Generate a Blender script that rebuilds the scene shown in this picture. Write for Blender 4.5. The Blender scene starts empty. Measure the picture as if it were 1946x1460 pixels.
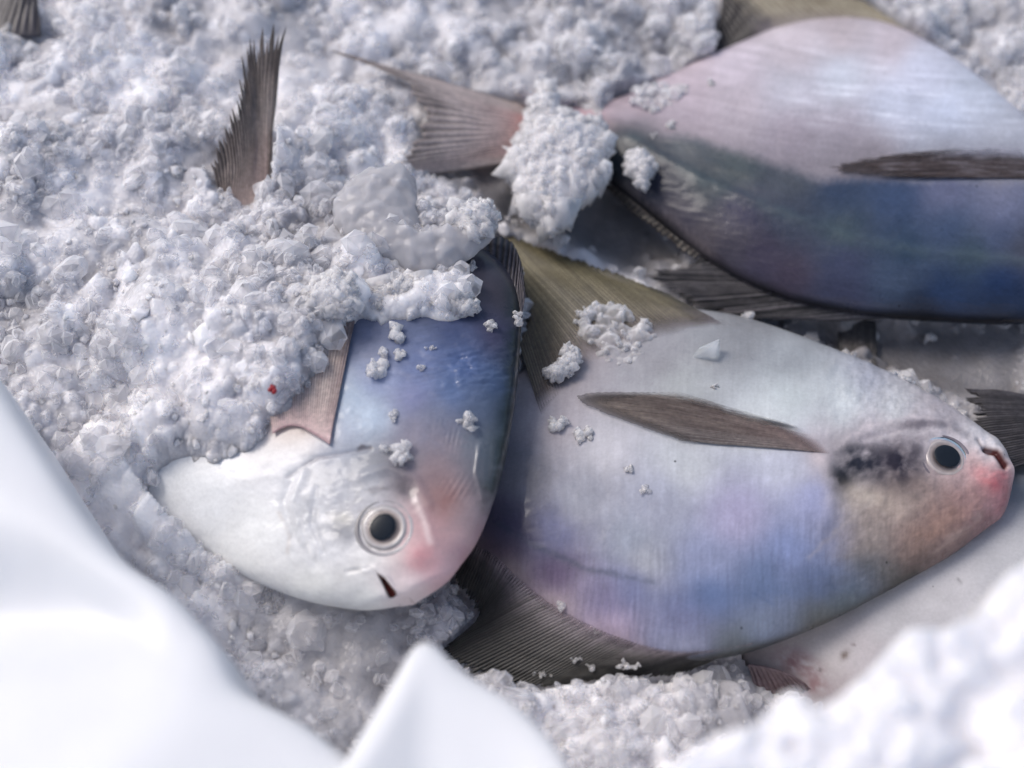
import bpy, math, random
import numpy as np
from mathutils import Vector

random.seed(7)
RNG = np.random.default_rng(11)
sc = bpy.context.scene
COL = sc.collection

# ------------------------------------------------------------------ camera
LENS, SENSOR, DIST, ELEV = 62.0, 36.0, 0.62, math.radians(58)
TGT = np.array([0.0, 0.0, 0.03])
FWD = np.array([0.0, math.cos(ELEV), -math.sin(ELEV)])
RIGHT = np.array([1.0, 0.0, 0.0])
UP = np.array([0.0, math.sin(ELEV), math.cos(ELEV)])
CAM = TGT - FWD * DIST
cd = bpy.data.cameras.new("camera")
cam = bpy.data.objects.new("camera", cd)
COL.objects.link(cam)
cam.location = CAM
cam.rotation_euler = (math.radians(90) - ELEV, 0, 0)
cd.lens, cd.sensor_width = LENS, SENSOR
cd.clip_start, cd.clip_end = 0.02, 500
cd.dof.use_dof = True
cd.dof.focus_distance = 0.592
cd.dof.aperture_fstop = 4.0
sc.camera = cam

# ------------------------------------------------------------------ light
SUN_ELEV, SUN_AZ = math.radians(52), math.radians(-62)     # azimuth from +Y (away from the camera), negative = left
w = bpy.data.worlds.new("World")
sc.world = w
w.use_nodes = True
nt = w.node_tree
bg = nt.nodes["Background"]
sky = nt.nodes.new("ShaderNodeTexSky")
sky.sky_type = 'NISHITA'
sky.sun_disc = False
sky.sun_elevation = SUN_ELEV
sky.sun_rotation = SUN_AZ
sky.air_density, sky.dust_density, sky.ozone_density = 1.0, 3.0, 1.0
nt.links.new(sky.outputs[0], bg.inputs[0])
bg.inputs[1].default_value = 0.14
sd = bpy.data.lights.new("sun", 'SUN')
sun = bpy.data.objects.new("sun", sd)
COL.objects.link(sun)
sd.energy, sd.angle, sd.color = 1.4, math.radians(26), (1.0, 0.95, 0.91)
sdir = Vector((math.sin(SUN_AZ) * math.cos(SUN_ELEV), math.cos(SUN_AZ) * math.cos(SUN_ELEV), math.sin(SUN_ELEV)))
sun.rotation_euler = sdir.to_track_quat('Z', 'Y').to_euler()
sc.view_settings.view_transform = 'Standard'
sc.view_settings.look = 'None'
sc.view_settings.exposure = 0.16
sc.view_settings.gamma = 1.0
sc.view_settings.use_curve_mapping = False
sc.cycles.use_denoising = True
sc.cycles.use_adaptive_sampling = True
sc.cycles.adaptive_threshold = 0.025
sc.cycles.max_bounces = 8
sc.cycles.diffuse_bounces = 5
sc.cycles.transmission_bounces = 8

# ------------------------------------------------------------------ maths helpers
def P(px, py, z):
    """point of the place seen at photo position (px,py), standing at height z"""
    px, py, z = np.asarray(px, float), np.asarray(py, float), np.asarray(z, float)
    k = SENSOR / LENS / 1946.0
    d = FWD + ((px - 973) * k)[..., None] * RIGHT - ((py - 730) * k)[..., None] * UP
    t = (z - CAM[2]) / d[..., 2]
    return CAM + d * t[..., None]

def PIX(p):
    q = p - CAM
    f = q @ FWD
    k = SENSOR / LENS / 1946.0
    return 973 + (q @ RIGHT) / f / k, 730 - (q @ UP) / f / k

MM = 0.000185            # one photo pixel in metres near the focus

def hash2(ix, iy, seed):
    h = (ix.astype(np.int64) * 374761393 + iy.astype(np.int64) * 668265263 + seed * 974634777) & 0xffffffff
    h = ((h ^ (h >> 13)) * 1274126177) & 0xffffffff
    return (h ^ (h >> 16)) & 0xffffffff

def hash3(ix, iy, iz, seed):
    return hash2(ix + iz * 1619, iy + iz * 31337, seed)

def perlin3(x, y, z, seed=0):
    xi, yi, zi = np.floor(x), np.floor(y), np.floor(z)
    xf, yf, zf = x - xi, y - yi, z - zi
    u, v, q = [t * t * t * (t * (t * 6 - 15) + 10) for t in (xf, yf, zf)]
    out = 0
    for dx in (0, 1):
        for dy in (0, 1):
            for dz in (0, 1):
                h = hash3(xi + dx, yi + dy, zi + dz, seed)
                gx = (h & 1023) / 511.5 - 1
                gy = ((h >> 10) & 1023) / 511.5 - 1
                gz = ((h >> 20) & 1023) / 511.5 - 1
                wgt = (u if dx else 1 - u) * (v if dy else 1 - v) * (q if dz else 1 - q)
                out = out + wgt * (gx * (xf - dx) + gy * (yf - dy) + gz * (zf - dz))
    return out

def perlin2(x, y, seed=0):
    return perlin3(x, y, np.zeros_like(x) + 0.37, seed)

def fbm2(x, y, seed=0, octv=4):
    s, a = 0, 1.0
    for o in range(octv):
        s = s + a * perlin2(x * 2 ** o, y * 2 ** o, seed + o)
        a *= 0.5
    return s

def worley2(x, y, seed=0):
    xi, yi = np.floor(x), np.floor(y)
    best = np.full(x.shape, 9.0)
    for dx in (-1, 0, 1):
        for dy in (-1, 0, 1):
            cx, cy = xi + dx, yi + dy
            h = hash2(cx, cy, seed)
            fx = cx + (h & 0xffff) / 65535.0
            fy = cy + (h >> 16) / 65535.0
            best = np.minimum(best, (x - fx) ** 2 + (y - fy) ** 2)
    return np.sqrt(best)

def sstep(a, b, x):
    t = np.clip((x - a) / (b - a), 0, 1)
    return t * t * (3 - 2 * t)

def spline(pts, n, u=None):
    """natural cubic through pts (m,k), n samples, by chord length (or given knots)"""
    pts = np.asarray(pts, float)
    m = len(pts)
    if u is None:
        u = np.concatenate([[0], np.cumsum(np.linalg.norm(np.diff(pts, axis=0), axis=1) ** 0.7)])
    h = np.diff(u)
    A = np.zeros((m, m)); B = np.zeros_like(pts)
    A[0, 0] = A[-1, -1] = 1
    for i in range(1, m - 1):
        A[i, i - 1], A[i, i], A[i, i + 1] = h[i - 1], 2 * (h[i - 1] + h[i]), h[i]
        B[i] = 6 * ((pts[i + 1] - pts[i]) / h[i] - (pts[i] - pts[i - 1]) / h[i - 1])
    M = np.linalg.solve(A, B)
    t = np.linspace(u[0], u[-1], n)
    i = np.clip(np.searchsorted(u, t, side='right') - 1, 0, m - 2)
    a = (u[i + 1] - t)[:, None]; b = (t - u[i])[:, None]; hh = h[i][:, None]
    return (M[i] * a ** 3 + M[i + 1] * b ** 3) / (6 * hh) + (pts[i] / hh - M[i] * hh / 6) * a + (pts[i + 1] / hh - M[i + 1] * hh / 6) * b

def lin(c):
    c = np.asarray(c, float) / 255.0
    return np.where(c <= 0.04045, c / 12.92, ((c + 0.055) / 1.055) ** 2.4)

def inpoly(px, py, poly):
    r = np.zeros(px.shape, bool)
    n = len(poly)
    for i in range(n):
        x1, y1 = poly[i]; x2, y2 = poly[(i + 1) % n]
        c = ((y1 > py) != (y2 > py)) & (px < (x2 - x1) * (py - y1) / (y2 - y1 + 1e-9) + x1)
        r ^= c
    return r

def dist_poly(x, y, line):
    """distance to a polyline and position along it 0..1"""
    best = np.full(x.shape, 1e9); pos = np.zeros(x.shape)
    n = len(line) - 1
    for i in range(n):
        ax, ay = line[i]; bx, by = line[i + 1]
        dx, dy = bx - ax, by - ay
        t = np.clip(((x - ax) * dx + (y - ay) * dy) / (dx * dx + dy * dy + 1e-12), 0, 1)
        d = np.hypot(x - ax - t * dx, y - ay - t * dy)
        m = d < best
        best = np.where(m, d, best); pos = np.where(m, (i + t) / n, pos)
    return best, pos

# ------------------------------------------------------------------ object helpers
def mesh_obj(name, verts, faces, mat, parent=None, smooth=True, col=None):
    me = bpy.data.meshes.new(name)
    verts = np.asarray(verts, np.float32)
    faces = np.asarray(faces, np.int32)
    k = faces.shape[1]
    me.vertices.add(len(verts)); me.vertices.foreach_set("co", verts.ravel())
    me.loops.add(faces.size); me.loops.foreach_set("vertex_index", faces.ravel())
    me.polygons.add(len(faces))
    me.polygons.foreach_set("loop_start", np.arange(0, faces.size, k, dtype=np.int32))
    me.update(calc_edges=True)
    me.validate()
    if smooth:
        me.polygons.foreach_set("use_smooth", np.ones(len(me.polygons), bool))
    if col is not None:
        a = me.color_attributes.new("Col", 'FLOAT_COLOR', 'POINT')
        c4 = np.ones((len(verts), 4), np.float32); c4[:, :col.shape[1]] = col
        a.data.foreach_set("color", c4.ravel())
    o = bpy.data.objects.new(name, me)
    COL.objects.link(o)
    if mat: me.materials.append(mat)
    if parent is not None:
        o.parent = parent
        o.matrix_parent_inverse.identity()
        o.location = -Vector(parent.location)
    return o

def tag(o, label=None, cat=None, group=None, kind=None):
    if label: o["label"] = label
    if cat: o["category"] = cat
    if group: o["group"] = group
    if kind: o["kind"] = kind
    return o

def empty(name, loc, label, cat, group=None):
    o = bpy.data.objects.new(name, None)
    o.empty_display_size = 0.02
    COL.objects.link(o)
    o.location = Vector([float(v) for v in loc])
    return tag(o, label, cat, group)

def grid_faces(nr, nc, wrap=False):
    i = np.arange(nr - 1)[:, None]; j = np.arange(nc if wrap else nc - 1)[None, :]
    j2 = (j + 1) % nc
    return np.stack([i * nc + j, i * nc + j2, (i + 1) * nc + j2, (i + 1) * nc + j], -1).reshape(-1, 4)

def ico(sub):
    import bmesh
    bm = bmesh.new()
    bmesh.ops.create_icosphere(bm, subdivisions=sub, radius=1.0)
    v = np.array([x.co[:] for x in bm.verts]); f = np.array([[q.index for q in p.verts] for p in bm.faces])
    bm.free()
    return v, f
ICO1, ICO2, ICO3 = ico(1), ico(2), ico(3)

# ------------------------------------------------------------------ materials
def new_mat(name):
    m = bpy.data.materials.new(name); m.use_nodes = True
    n = m.node_tree.nodes; l = m.node_tree.links
    return m, n, l, n["Principled BSDF"]

def noise_node(n, l, scale, detail=4, rough=0.55, coord='Object', vec=None):
    t = n.new("ShaderNodeTexNoise"); t.inputs["Scale"].default_value = scale
    t.inputs["Detail"].default_value = detail; t.inputs["Roughness"].default_value = rough
    if vec is None:
        c = n.new("ShaderNodeTexCoord"); l.new(c.outputs[coord], t.inputs["Vector"])
    else:
        l.new(vec, t.inputs["Vector"])
    return t

def ramp(n, l, src, a, b, ca, cb):
    r = n.new("ShaderNodeMapRange"); r.inputs["From Min"].default_value = a; r.inputs["From Max"].default_value = b
    r.inputs["To Min"].default_value = ca; r.inputs["To Max"].default_value = cb
    l.new(src, r.inputs["Value"])
    return r.outputs["Result"]

def skin_material(name, rough=0.34, coat=0.16, sss=0.0):
    m, n, l, b = new_mat(name)
    at = n.new("ShaderNodeAttribute"); at.attribute_name = "Col"
    gr = noise_node(n, l, 900, 5, 0.65)
    md = noise_node(n, l, 130, 5, 0.6)
    f1 = ramp(n, l, gr.outputs["Fac"], 0.25, 0.75, 0.91, 1.07)
    f2 = ramp(n, l, md.outputs["Fac"], 0.25, 0.75, 0.94, 1.06)
    mu = n.new("ShaderNodeMath"); mu.operation = 'MULTIPLY'; l.new(f1, mu.inputs[0]); l.new(f2, mu.inputs[1])
    mx = n.new("ShaderNodeVectorMath"); mx.operation = 'SCALE'
    l.new(at.outputs["Color"], mx.inputs[0]); l.new(mu.outputs[0], mx.inputs["Scale"])
    # tiny dark pigment specks
    sp = n.new("ShaderNodeTexVoronoi"); sp.inputs["Scale"].default_value = 75
    c = n.new("ShaderNodeTexCoord"); l.new(c.outputs["Object"], sp.inputs["Vector"])
    sf = ramp(n, l, sp.outputs["Distance"], 0.022, 0.04, 0.3, 1.0)
    mx2 = n.new("ShaderNodeVectorMath"); mx2.operation = 'SCALE'
    l.new(mx.outputs[0], mx2.inputs[0]); l.new(sf, mx2.inputs["Scale"])
    l.new(mx2.outputs[0], b.inputs["Base Color"])
    l.new(ramp(n, l, md.outputs["Fac"], 0.3, 0.7, rough - 0.1, rough + 0.12), b.inputs["Roughness"])
    b.inputs["Subsurface Weight"].default_value = sss
    b.inputs["Subsurface Radius"].default_value = (1.0, 0.6, 0.5)
    b.inputs["Subsurface Scale"].default_value = 0.002
    l.new(at.outputs["Alpha"], b.inputs["Coat Weight"])          # wetter patches carry a film of water
    b.inputs["Coat Roughness"].default_value = 0.07
    b.inputs["IOR"].default_value = 1.38
    b.inputs["Specular IOR Level"].default_value = 0.28
    vo = n.new("ShaderNodeTexVoronoi"); vo.inputs["Scale"].default_value = 560
    l.new(c.outputs["Object"], vo.inputs["Vector"])
    bp = n.new("ShaderNodeBump"); bp.inputs["Strength"].default_value = 0.10; bp.inputs["Distance"].default_value = 0.0005
    l.new(vo.outputs["Distance"], bp.inputs["Height"])
    bp2 = n.new("ShaderNodeBump"); bp2.inputs["Strength"].default_value = 0.10; bp2.inputs["Distance"].default_value = 0.0016
    l.new(md.outputs["Fac"], bp2.inputs["Height"]); l.new(bp.outputs[0], bp2.inputs["Normal"])
    l.new(bp2.outputs[0], b.inputs["Normal"])
    return m

def fin_material(name):
    m, n, l, b = new_mat(name)
    at = n.new("ShaderNodeAttribute"); at.attribute_name = "Col"
    gr = noise_node(n, l, 700, 4, 0.6)
    f = ramp(n, l, gr.outputs["Fac"], 0.25, 0.75, 0.7, 1.25)
    mx = n.new("ShaderNodeVectorMath"); mx.operation = 'SCALE'
    l.new(at.outputs["Color"], mx.inputs[0]); l.new(f, mx.inputs["Scale"])
    l.new(mx.outputs[0], b.inputs["Base Color"])
    b.inputs["Roughness"].default_value = 0.42
    b.inputs["Coat Weight"].default_value = 0.15
    b.inputs["Coat Roughness"].default_value = 0.2
    tr = n.new("ShaderNodeBsdfTranslucent"); l.new(mx.outputs[0], tr.inputs["Color"])
    ms = n.new("ShaderNodeMixShader"); ms.inputs[0].default_value = 0.25
    l.new(b.outputs[0], ms.inputs[1]); l.new(tr.outputs[0], ms.inputs[2])
    tp_ = n.new("ShaderNodeBsdfTransparent"); m2 = n.new("ShaderNodeMixShader")      # thin clear membrane
    l.new(at.outputs["Alpha"], m2.inputs[0]); l.new(tp_.outputs[0], m2.inputs[1]); l.new(ms.outputs[0], m2.inputs[2])
    l.new(m2.outputs[0], n["Material Output"].inputs["Surface"])
    return m

def ice_material(name, inst=False, clear=0.15, gloss=0.3, bump=0.25, trans=0.42, sss=0.0, col_wet=(0.44, 0.43, 0.445), col_dry=(0.92, 0.905, 0.92), wet_shade=None, melt=False, scale=.003, flat=False, transp=0.0, facets=0):
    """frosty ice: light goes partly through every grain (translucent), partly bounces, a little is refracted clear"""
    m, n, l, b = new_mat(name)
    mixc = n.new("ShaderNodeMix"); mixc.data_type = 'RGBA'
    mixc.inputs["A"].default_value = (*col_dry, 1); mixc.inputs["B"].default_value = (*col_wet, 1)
    if wet_shade is None:
        at = n.new("ShaderNodeAttribute"); at.attribute_name = "wet_shade"
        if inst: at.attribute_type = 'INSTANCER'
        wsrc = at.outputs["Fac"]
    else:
        v = n.new("ShaderNodeValue"); v.outputs[0].default_value = wet_shade
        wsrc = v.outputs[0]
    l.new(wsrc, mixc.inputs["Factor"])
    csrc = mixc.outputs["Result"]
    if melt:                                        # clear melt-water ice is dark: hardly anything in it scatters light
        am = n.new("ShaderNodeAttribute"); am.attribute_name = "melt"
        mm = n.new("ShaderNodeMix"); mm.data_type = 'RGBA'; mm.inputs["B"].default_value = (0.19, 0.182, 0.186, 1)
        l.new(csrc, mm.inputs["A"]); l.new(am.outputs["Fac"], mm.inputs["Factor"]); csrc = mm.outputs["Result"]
    l.new(csrc, b.inputs["Base Color"])
    b.inputs["Subsurface Weight"].default_value = sss
    b.inputs["Subsurface Radius"].default_value = (0.95, 1.0, 1.08)
    b.inputs["Subsurface Scale"].default_value = scale
    b.inputs["IOR"].default_value = 1.31
    l.new(ramp(n, l, wsrc, 0, 1, gloss + 0.10, gloss * .6), b.inputs["Roughness"])
    tl = n.new("ShaderNodeBsdfTranslucent"); l.new(mixc.outputs["Result"], tl.inputs["Color"])
    gl = n.new("ShaderNodeBsdfGlass"); gl.inputs["IOR"].default_value = 1.2; gl.inputs["Roughness"].default_value = 0.22
    gl.inputs["Color"].default_value = (0.96, 0.975, 0.99, 1)
    nz = noise_node(n, l, 650 if not inst else 2.2, 5, 0.65)
    bp = n.new("ShaderNodeBump"); bp.inputs["Strength"].default_value = bump
    bp.inputs["Distance"].default_value = 0.0008
    l.new(nz.outputs["Fac"], bp.inputs["Height"])
    if facets:                                      # crystal faces: every cell tilts its own way
        vo = n.new("ShaderNodeTexVoronoi"); vo.inputs["Scale"].default_value = facets
        cc = n.new("ShaderNodeTexCoord"); l.new(cc.outputs["Object"], vo.inputs["Vector"])
        b0 = n.new("ShaderNodeBump"); b0.inputs["Strength"].default_value = .45; b0.inputs["Distance"].default_value = .0008
        l.new(vo.outputs["Distance"], b0.inputs["Height"]); l.new(b0.outputs[0], bp.inputs["Normal"])
    l.new(bp.outputs[0], b.inputs["Normal"]); l.new(bp.outputs[0], gl.inputs["Normal"])
    m1 = n.new("ShaderNodeMixShader"); m1.inputs[0].default_value = trans
    l.new(b.outputs[0], m1.inputs[1]); l.new(tl.outputs[0], m1.inputs[2])
    ms = n.new("ShaderNodeMixShader")
    l.new(ramp(n, l, wsrc, 0, 1, clear if flat else clear * 0.4, clear if flat else clear * 2.2), ms.inputs[0])
    l.new(m1.outputs[0], ms.inputs[1]); l.new(gl.outputs[0], ms.inputs[2])
    last = ms if clear > 0 else m1
    if trans == 0 and clear == 0: last = b
    if transp > 0:                                  # clear core: what lies behind shows through, more towards the middle than at the rim
        lw = n.new("ShaderNodeLayerWeight"); lw.inputs["Blend"].default_value = 0.35
        l.new(bp.outputs[0], lw.inputs["Normal"])
        tpb = n.new("ShaderNodeBsdfTransparent"); tpb.inputs["Color"].default_value = (.985, .985, .99, 1)
        m3 = n.new("ShaderNodeMixShader")
        l.new(ramp(n, l, lw.outputs["Facing"], 0, .8, transp, transp * .15), m3.inputs[0])
        l.new(last.outputs[0], m3.inputs[1]); l.new(tpb.outputs[0], m3.inputs[2]); last = m3
    l.new(last.outputs[0], n["Material Output"].inputs["Surface"])
    return m

def plain(name, col, rough=0.4, **kw):
    m, n, l, b = new_mat(name)
    nz = noise_node(n, l, 300, 4)
    f = ramp(n, l, nz.outputs["Fac"], 0.3, 0.7, 0.88, 1.08)
    mx = n.new("ShaderNodeVectorMath"); mx.operation = 'SCALE'; mx.inputs[0].default_value = col
    l.new(f, mx.inputs["Scale"]); l.new(mx.outputs[0], b.inputs["Base Color"])
    b.inputs["Roughness"].default_value = rough
    for k, v in kw.items(): b.inputs[k].default_value = v
    return m

M_SKIN = skin_material("fish_skin")
M_FIN = fin_material("fin")
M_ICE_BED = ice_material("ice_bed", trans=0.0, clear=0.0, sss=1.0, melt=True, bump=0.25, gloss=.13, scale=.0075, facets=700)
M_ICE_GRAIN = ice_material("ice_grain", inst=True, clear=0.0, trans=0.0, sss=1.0, gloss=.10, scale=.004, bump=.1)
M_ICE_CHUNK = ice_material("ice_chunk", wet_shade=0.25, clear=0.0, trans=0.0, sss=1.0, scale=.008, transp=.28, gloss=.12, bump=.25, facets=900)
M_ICE_WET = ice_material("ice_wet", wet_shade=0.2, clear=0.0, trans=0.0, sss=.9, scale=.006, transp=.66, gloss=.08, bump=.2)
M_SLAB = ice_material("ice_slab", wet_shade=0.95, clear=0.0, trans=0.0, sss=1.0, scale=.009, transp=.22, gloss=.10, bump=.10)
M_SHARD = ice_material("ice_shards", inst=True, clear=0.0, trans=0.0, sss=.5, scale=.004, transp=.84, gloss=.06, bump=.05, col_wet=(.80, .79, .81), col_dry=(.93, .92, .93))
M_CRYSTAL = ice_material("ice_crystals", clear=0.0, trans=0.0, sss=.5, scale=.004, transp=.78, gloss=.06, bump=.05, wet_shade=.05, col_wet=(.80, .79, .81), col_dry=(.93, .92, .93))
M_SLUSH = ice_material("ice_slush", wet_shade=0.05, clear=0.0, trans=0.0, sss=.8, scale=.005, transp=.78, gloss=.10, bump=.2)
M_EYE = plain("eye_iris", (0.5, 0.5, 0.5), 0.2, **{"Coat Weight": 0.8, "Coat Roughness": 0.05})
# ------------------------------------------------------------------ fish
class Fish:
    pass

def idw(px, py, samples, power=3.6, eps=34):
    """pigment map with soft shading left in: smooth blend of the colours noted at spots on the flank"""
    num = np.zeros(px.shape + (3,)); den = np.zeros(px.shape)
    for (sx, sy, c) in samples:
        d2 = (px - sx) ** 2 + (py - sy) ** 2 + eps * eps
        wt = d2 ** (-power / 2)
        num += wt[..., None] * lin(c); den += wt
    return num / den[..., None]

def build_body(f, sections, thick, ns=460, nt_top=250, nt_bot=36, samples=(), gain=.66, sat=.85, paint=None, relief=None, sect_k=1.0, gloss=None, coat0=.12, split=None, swid=14, punch=1.0):
    """flank-on body: each section joins a belly-side and a back-side point; rings bulge along the flank normal"""
    s1 = np.array([P(*s[0]) for s in sections]); s2 = np.array([P(*s[1]) for s in sections])
    mid = (s1 + s2) / 2
    u = np.concatenate([[0], np.cumsum(np.linalg.norm(np.diff(mid, axis=0), axis=1) ** 0.8)])
    E1, E2 = spline(s1, ns, u), spline(s2, ns, u)
    tu = np.array([t[0] for t in thick]); tv = np.array([t[1] for t in thick])
    q = np.linspace(0, 1, ns)
    T = np.interp(q, tu, tv)
    ker = np.hanning(31); ker /= ker.sum()
    T = np.convolve(np.pad(T, 15, mode='edge'), ker, 'valid')
    C, H = (E1 + E2) / 2, (E1 - E2) / 2
    ax = mid[0] - mid[-1]
    wv = s1.mean(0) - s2.mean(0)
    N = np.cross(ax, wv); N /= np.linalg.norm(N)
    if N[2] < 0: N = -N
    f.N = N
    th = np.concatenate([np.linspace(0, math.pi, nt_top, endpoint=False), np.linspace(math.pi, 2 * math.pi, nt_bot, endpoint=False)])
    sn = np.sin(th); prof = np.sign(sn) * np.abs(sn) ** sect_k
    V = C[:, None] + H[:, None] * np.cos(th)[None, :, None] + N * (T[:, None] * prof[None, :])[..., None]
    nt_ = len(th)
    # the same pigment on both flanks: look the colour up at the mirrored point of the upper flank
    Vt = C[:, None] + H[:, None] * np.cos(th)[None, :, None] + N * (T[:, None] * np.abs(prof)[None, :])[..., None]
    px, py = PIX(Vt)
    wx_, wy_ = 9 * fbm2(px / 60, py / 60, 201, 3), 9 * fbm2(px / 60, py / 60, 207, 3)
    if split is None:
        col = idw(px + wx_, py + wy_, samples)
    else:                                           # two zones of skin with their own colours, meeting at a line
        sd1 = np.array([split(np.array(float(s[0])), np.array(float(s[1]))) for s in samples])
        A_ = idw(px + wx_, py + wy_, [s for s, d in zip(samples, sd1) if d < 12]); B_ = idw(px + wx_, py + wy_, [s for s, d in zip(samples, sd1) if d > -12])
        mz = sstep(-swid, swid, split(px, py) + 1.2 * wx_ + 6 * fbm2(px / 9, py / 9, 211, 2))
        col = A_ * (1 - mz[..., None]) + B_ * mz[..., None]
    f.q = np.repeat(q[:, None], nt_, 1); f.v = np.repeat(np.cos(th)[None], ns, 0)
    top = np.repeat((sn >= 0)[None], ns, 0)
    if paint: col = paint(px, py, col, f)
    lum = np.clip((col @ np.array([.25, .6, .15]))[..., None], 1e-4, 1)
    col = col * (lum / .42) ** (punch - 1); lum = lum * (lum / .42) ** (punch - 1)
    col = (lum + (col - lum) * sat) * gain * np.array([1.02, 1.0, .93])
    if relief:
        V = V + N * (relief(px, py, f) * np.where(top, 1, -1))[..., None]
    f.V, f.top = V, top
    f.px, f.py = PIX(V)
    verts = V.reshape(-1, 3)
    faces = grid_faces(ns, nt_, True)
    verts = np.vstack([verts, V[0].mean(0)[None], V[-1].mean(0)[None]])
    n0 = ns * nt_
    j = np.arange(nt_); j2 = (j + 1) % nt_
    cap1 = np.stack([np.full(nt_, n0), j2, j], -1)
    base = (ns - 1) * nt_
    cap2 = np.stack([np.full(nt_, n0 + 1), base + j, base + j2], -1)
    # quads for everything; caps use degenerate-free triangles in a second mesh pass
    colv = np.vstack([col.reshape(-1, 3), col[0].mean(0)[None], col[-1].mean(0)[None]])
    me = bpy.data.meshes.new("body")
    nl = faces.size + cap1.size + cap2.size
    me.vertices.add(len(verts)); me.vertices.foreach_set("co", verts.astype(np.float32).ravel())
    me.loops.add(nl)
    me.loops.foreach_set("vertex_index", np.concatenate([faces.ravel(), cap1.ravel(), cap2.ravel()]).astype(np.int32))
    nf = len(faces) + len(cap1) + len(cap2)
    me.polygons.add(nf)
    st = np.concatenate([np.arange(len(faces)) * 4, faces.size + np.arange(len(cap1) + len(cap2)) * 3])
    me.polygons.foreach_set("loop_start", st.astype(np.int32))
    me.update(calc_edges=True); me.validate()
    me.polygons.foreach_set("use_smooth", np.ones(len(me.polygons), bool))
    a = me.color_attributes.new("Col", 'FLOAT_COLOR', 'POINT')
    c4 = np.ones((len(verts), 4), np.float32); c4[:, :3] = np.clip(colv, 0, 1)
    c4[:, 3] = coat0 if gloss is None else np.append(gloss(px, py).ravel(), [.1, .1])
    a.data.foreach_set("color", c4.ravel())
    me.materials.append(M_SKIN)
    import bmesh
    bm = bmesh.new(); bm.from_mesh(me); bmesh.ops.recalc_face_normals(bm, faces=bm.faces); bm.to_mesh(me); bm.free()
    o = bpy.data.objects.new("body", me); COL.objects.link(o)
    o.parent = f.root; o.location = -Vector(f.root.location)
    f.body = o
    m = f.top.ravel()
    f.tp = np.stack([f.px.ravel()[m], f.py.ravel()[m]], -1); f.tv = f.V.reshape(-1, 3)[m]
    return f

def on_body(f, px, py, lift=0.0):
    d = (f.tp[:, 0] - px) ** 2 + (f.tp[:, 1] - py) ** 2
    return f.tv[np.argmin(d)] + f.N * lift

def surf_normal(f, px, py, r=12):
    a, b = on_body(f, px - r, py), on_body(f, px + r, py)
    c, d = on_body(f, px, py - r), on_body(f, px, py + r)
    n = np.cross(b - a, c - d)
    n /= np.linalg.norm(n) + 1e-12
    return n if n[2] > 0 else -n

FINV = {}
def fin(name, parent, base, tip, nrays, colfun, ragged=0.0, ridge=0.00018, bow=0.0, notch=0.5, rows=26, sub=5, seed=1, sweep=0.0, thick=0.00045, lmap=None, alpha=None, gain=.74, hug=None, lift=.0006):
    """webbed fin: rays run from the base line to the tip line, each ray a ridge, the web between them lower and the edge ragged"""
    r = np.random.default_rng(seed)
    nc = nrays * sub + 1
    B, T = spline(base, nc), spline(tip, nc)
    uu = np.linspace(0, 1, nc)
    ph = (uu * nrays) % 1.0
    ridx = np.clip((uu * nrays + 0.5).astype(int), 0, nrays)
    L = 1 - ragged * r.random(nrays + 1) ** 1.5
    Lc = L[ridx]
    edge = np.abs(ph - 0.5) * 2                       # 1 on a ray, 0 mid-web
    Lc = Lc - notch * ragged * (1 - edge)
    if lmap is not None: Lc = Lc * lmap(uu)
    t = np.linspace(0, 1, rows)[:, None] * Lc[None, :]
    D = T - B
    nrm = np.cross(np.gradient(B, axis=0) + 1e-9, D); nrm /= np.linalg.norm(nrm, axis=1)[:, None] + 1e-12
    if nrm[:, 2].mean() < 0: nrm = -nrm
    wob = perlin2(t * 5 + seed, np.repeat(uu[None] * 6, rows, 0), seed) * 0.0007
    V = B[None] + D[None] * t[..., None]
    lat = np.gradient(B, axis=0); lat /= np.linalg.norm(lat, axis=1)[:, None] + 1e-12
    V = V + nrm[None] * (ridge * (np.cos(ph * 2 * math.pi))[None, :] * np.clip(t * 4, 0, 1) + wob * t * 2 + bow * np.sin(t * math.pi))[..., None]
    V = V + lat[None] * (sweep * np.sin(t * math.pi))[..., None]
    if hug is not None:                             # lay the fin on the flank
        ri = np.unique(np.linspace(0, rows - 1, 11).astype(int)); ci = np.unique(np.linspace(0, nc - 1, 15).astype(int))
        D_ = np.zeros((len(ri), len(ci)))
        for a_, r_ in enumerate(ri):
            for b_, c_ in enumerate(ci):
                qx, qy = PIX(V[r_, c_][None])
                D_[a_, b_] = (on_body(hug, qx[0], qy[0]) - V[r_, c_]) @ hug.N
        D1 = np.array([np.interp(np.arange(nc), ci, row) for row in D_])
        D2 = np.stack([np.interp(np.arange(rows), ri, D1[:, k]) for k in range(nc)], 1)
        V = V + hug.N * (D2 + lift + .0006 * t)[..., None]
    FINV[seed] = V.reshape(-1, 3)
    rayn = r.random(nrays + 1)[ridx]
    col = colfun(np.repeat(uu[None], rows, 0), t, np.repeat(edge[None], rows, 0), np.repeat(rayn[None], rows, 0))
    col = col * gain
    if alpha is not None:
        al = alpha(np.repeat(uu[None], rows, 0), t, np.repeat(edge[None], rows, 0))
        col = np.concatenate([col, np.clip(al, 0, 1)[..., None]], -1)
    o = mesh_obj(name, V.reshape(-1, 3), grid_faces(rows, nc), M_FIN, parent, True, np.clip(col.reshape(-1, col.shape[-1]), 0, 1))
    sm = o.modifiers.new("thickness", 'SOLIDIFY'); sm.thickness = thick; sm.offset = 0
    return o

def mixc(a, b, t):
    return a * (1 - t[..., None]) + b * t[..., None]

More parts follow.
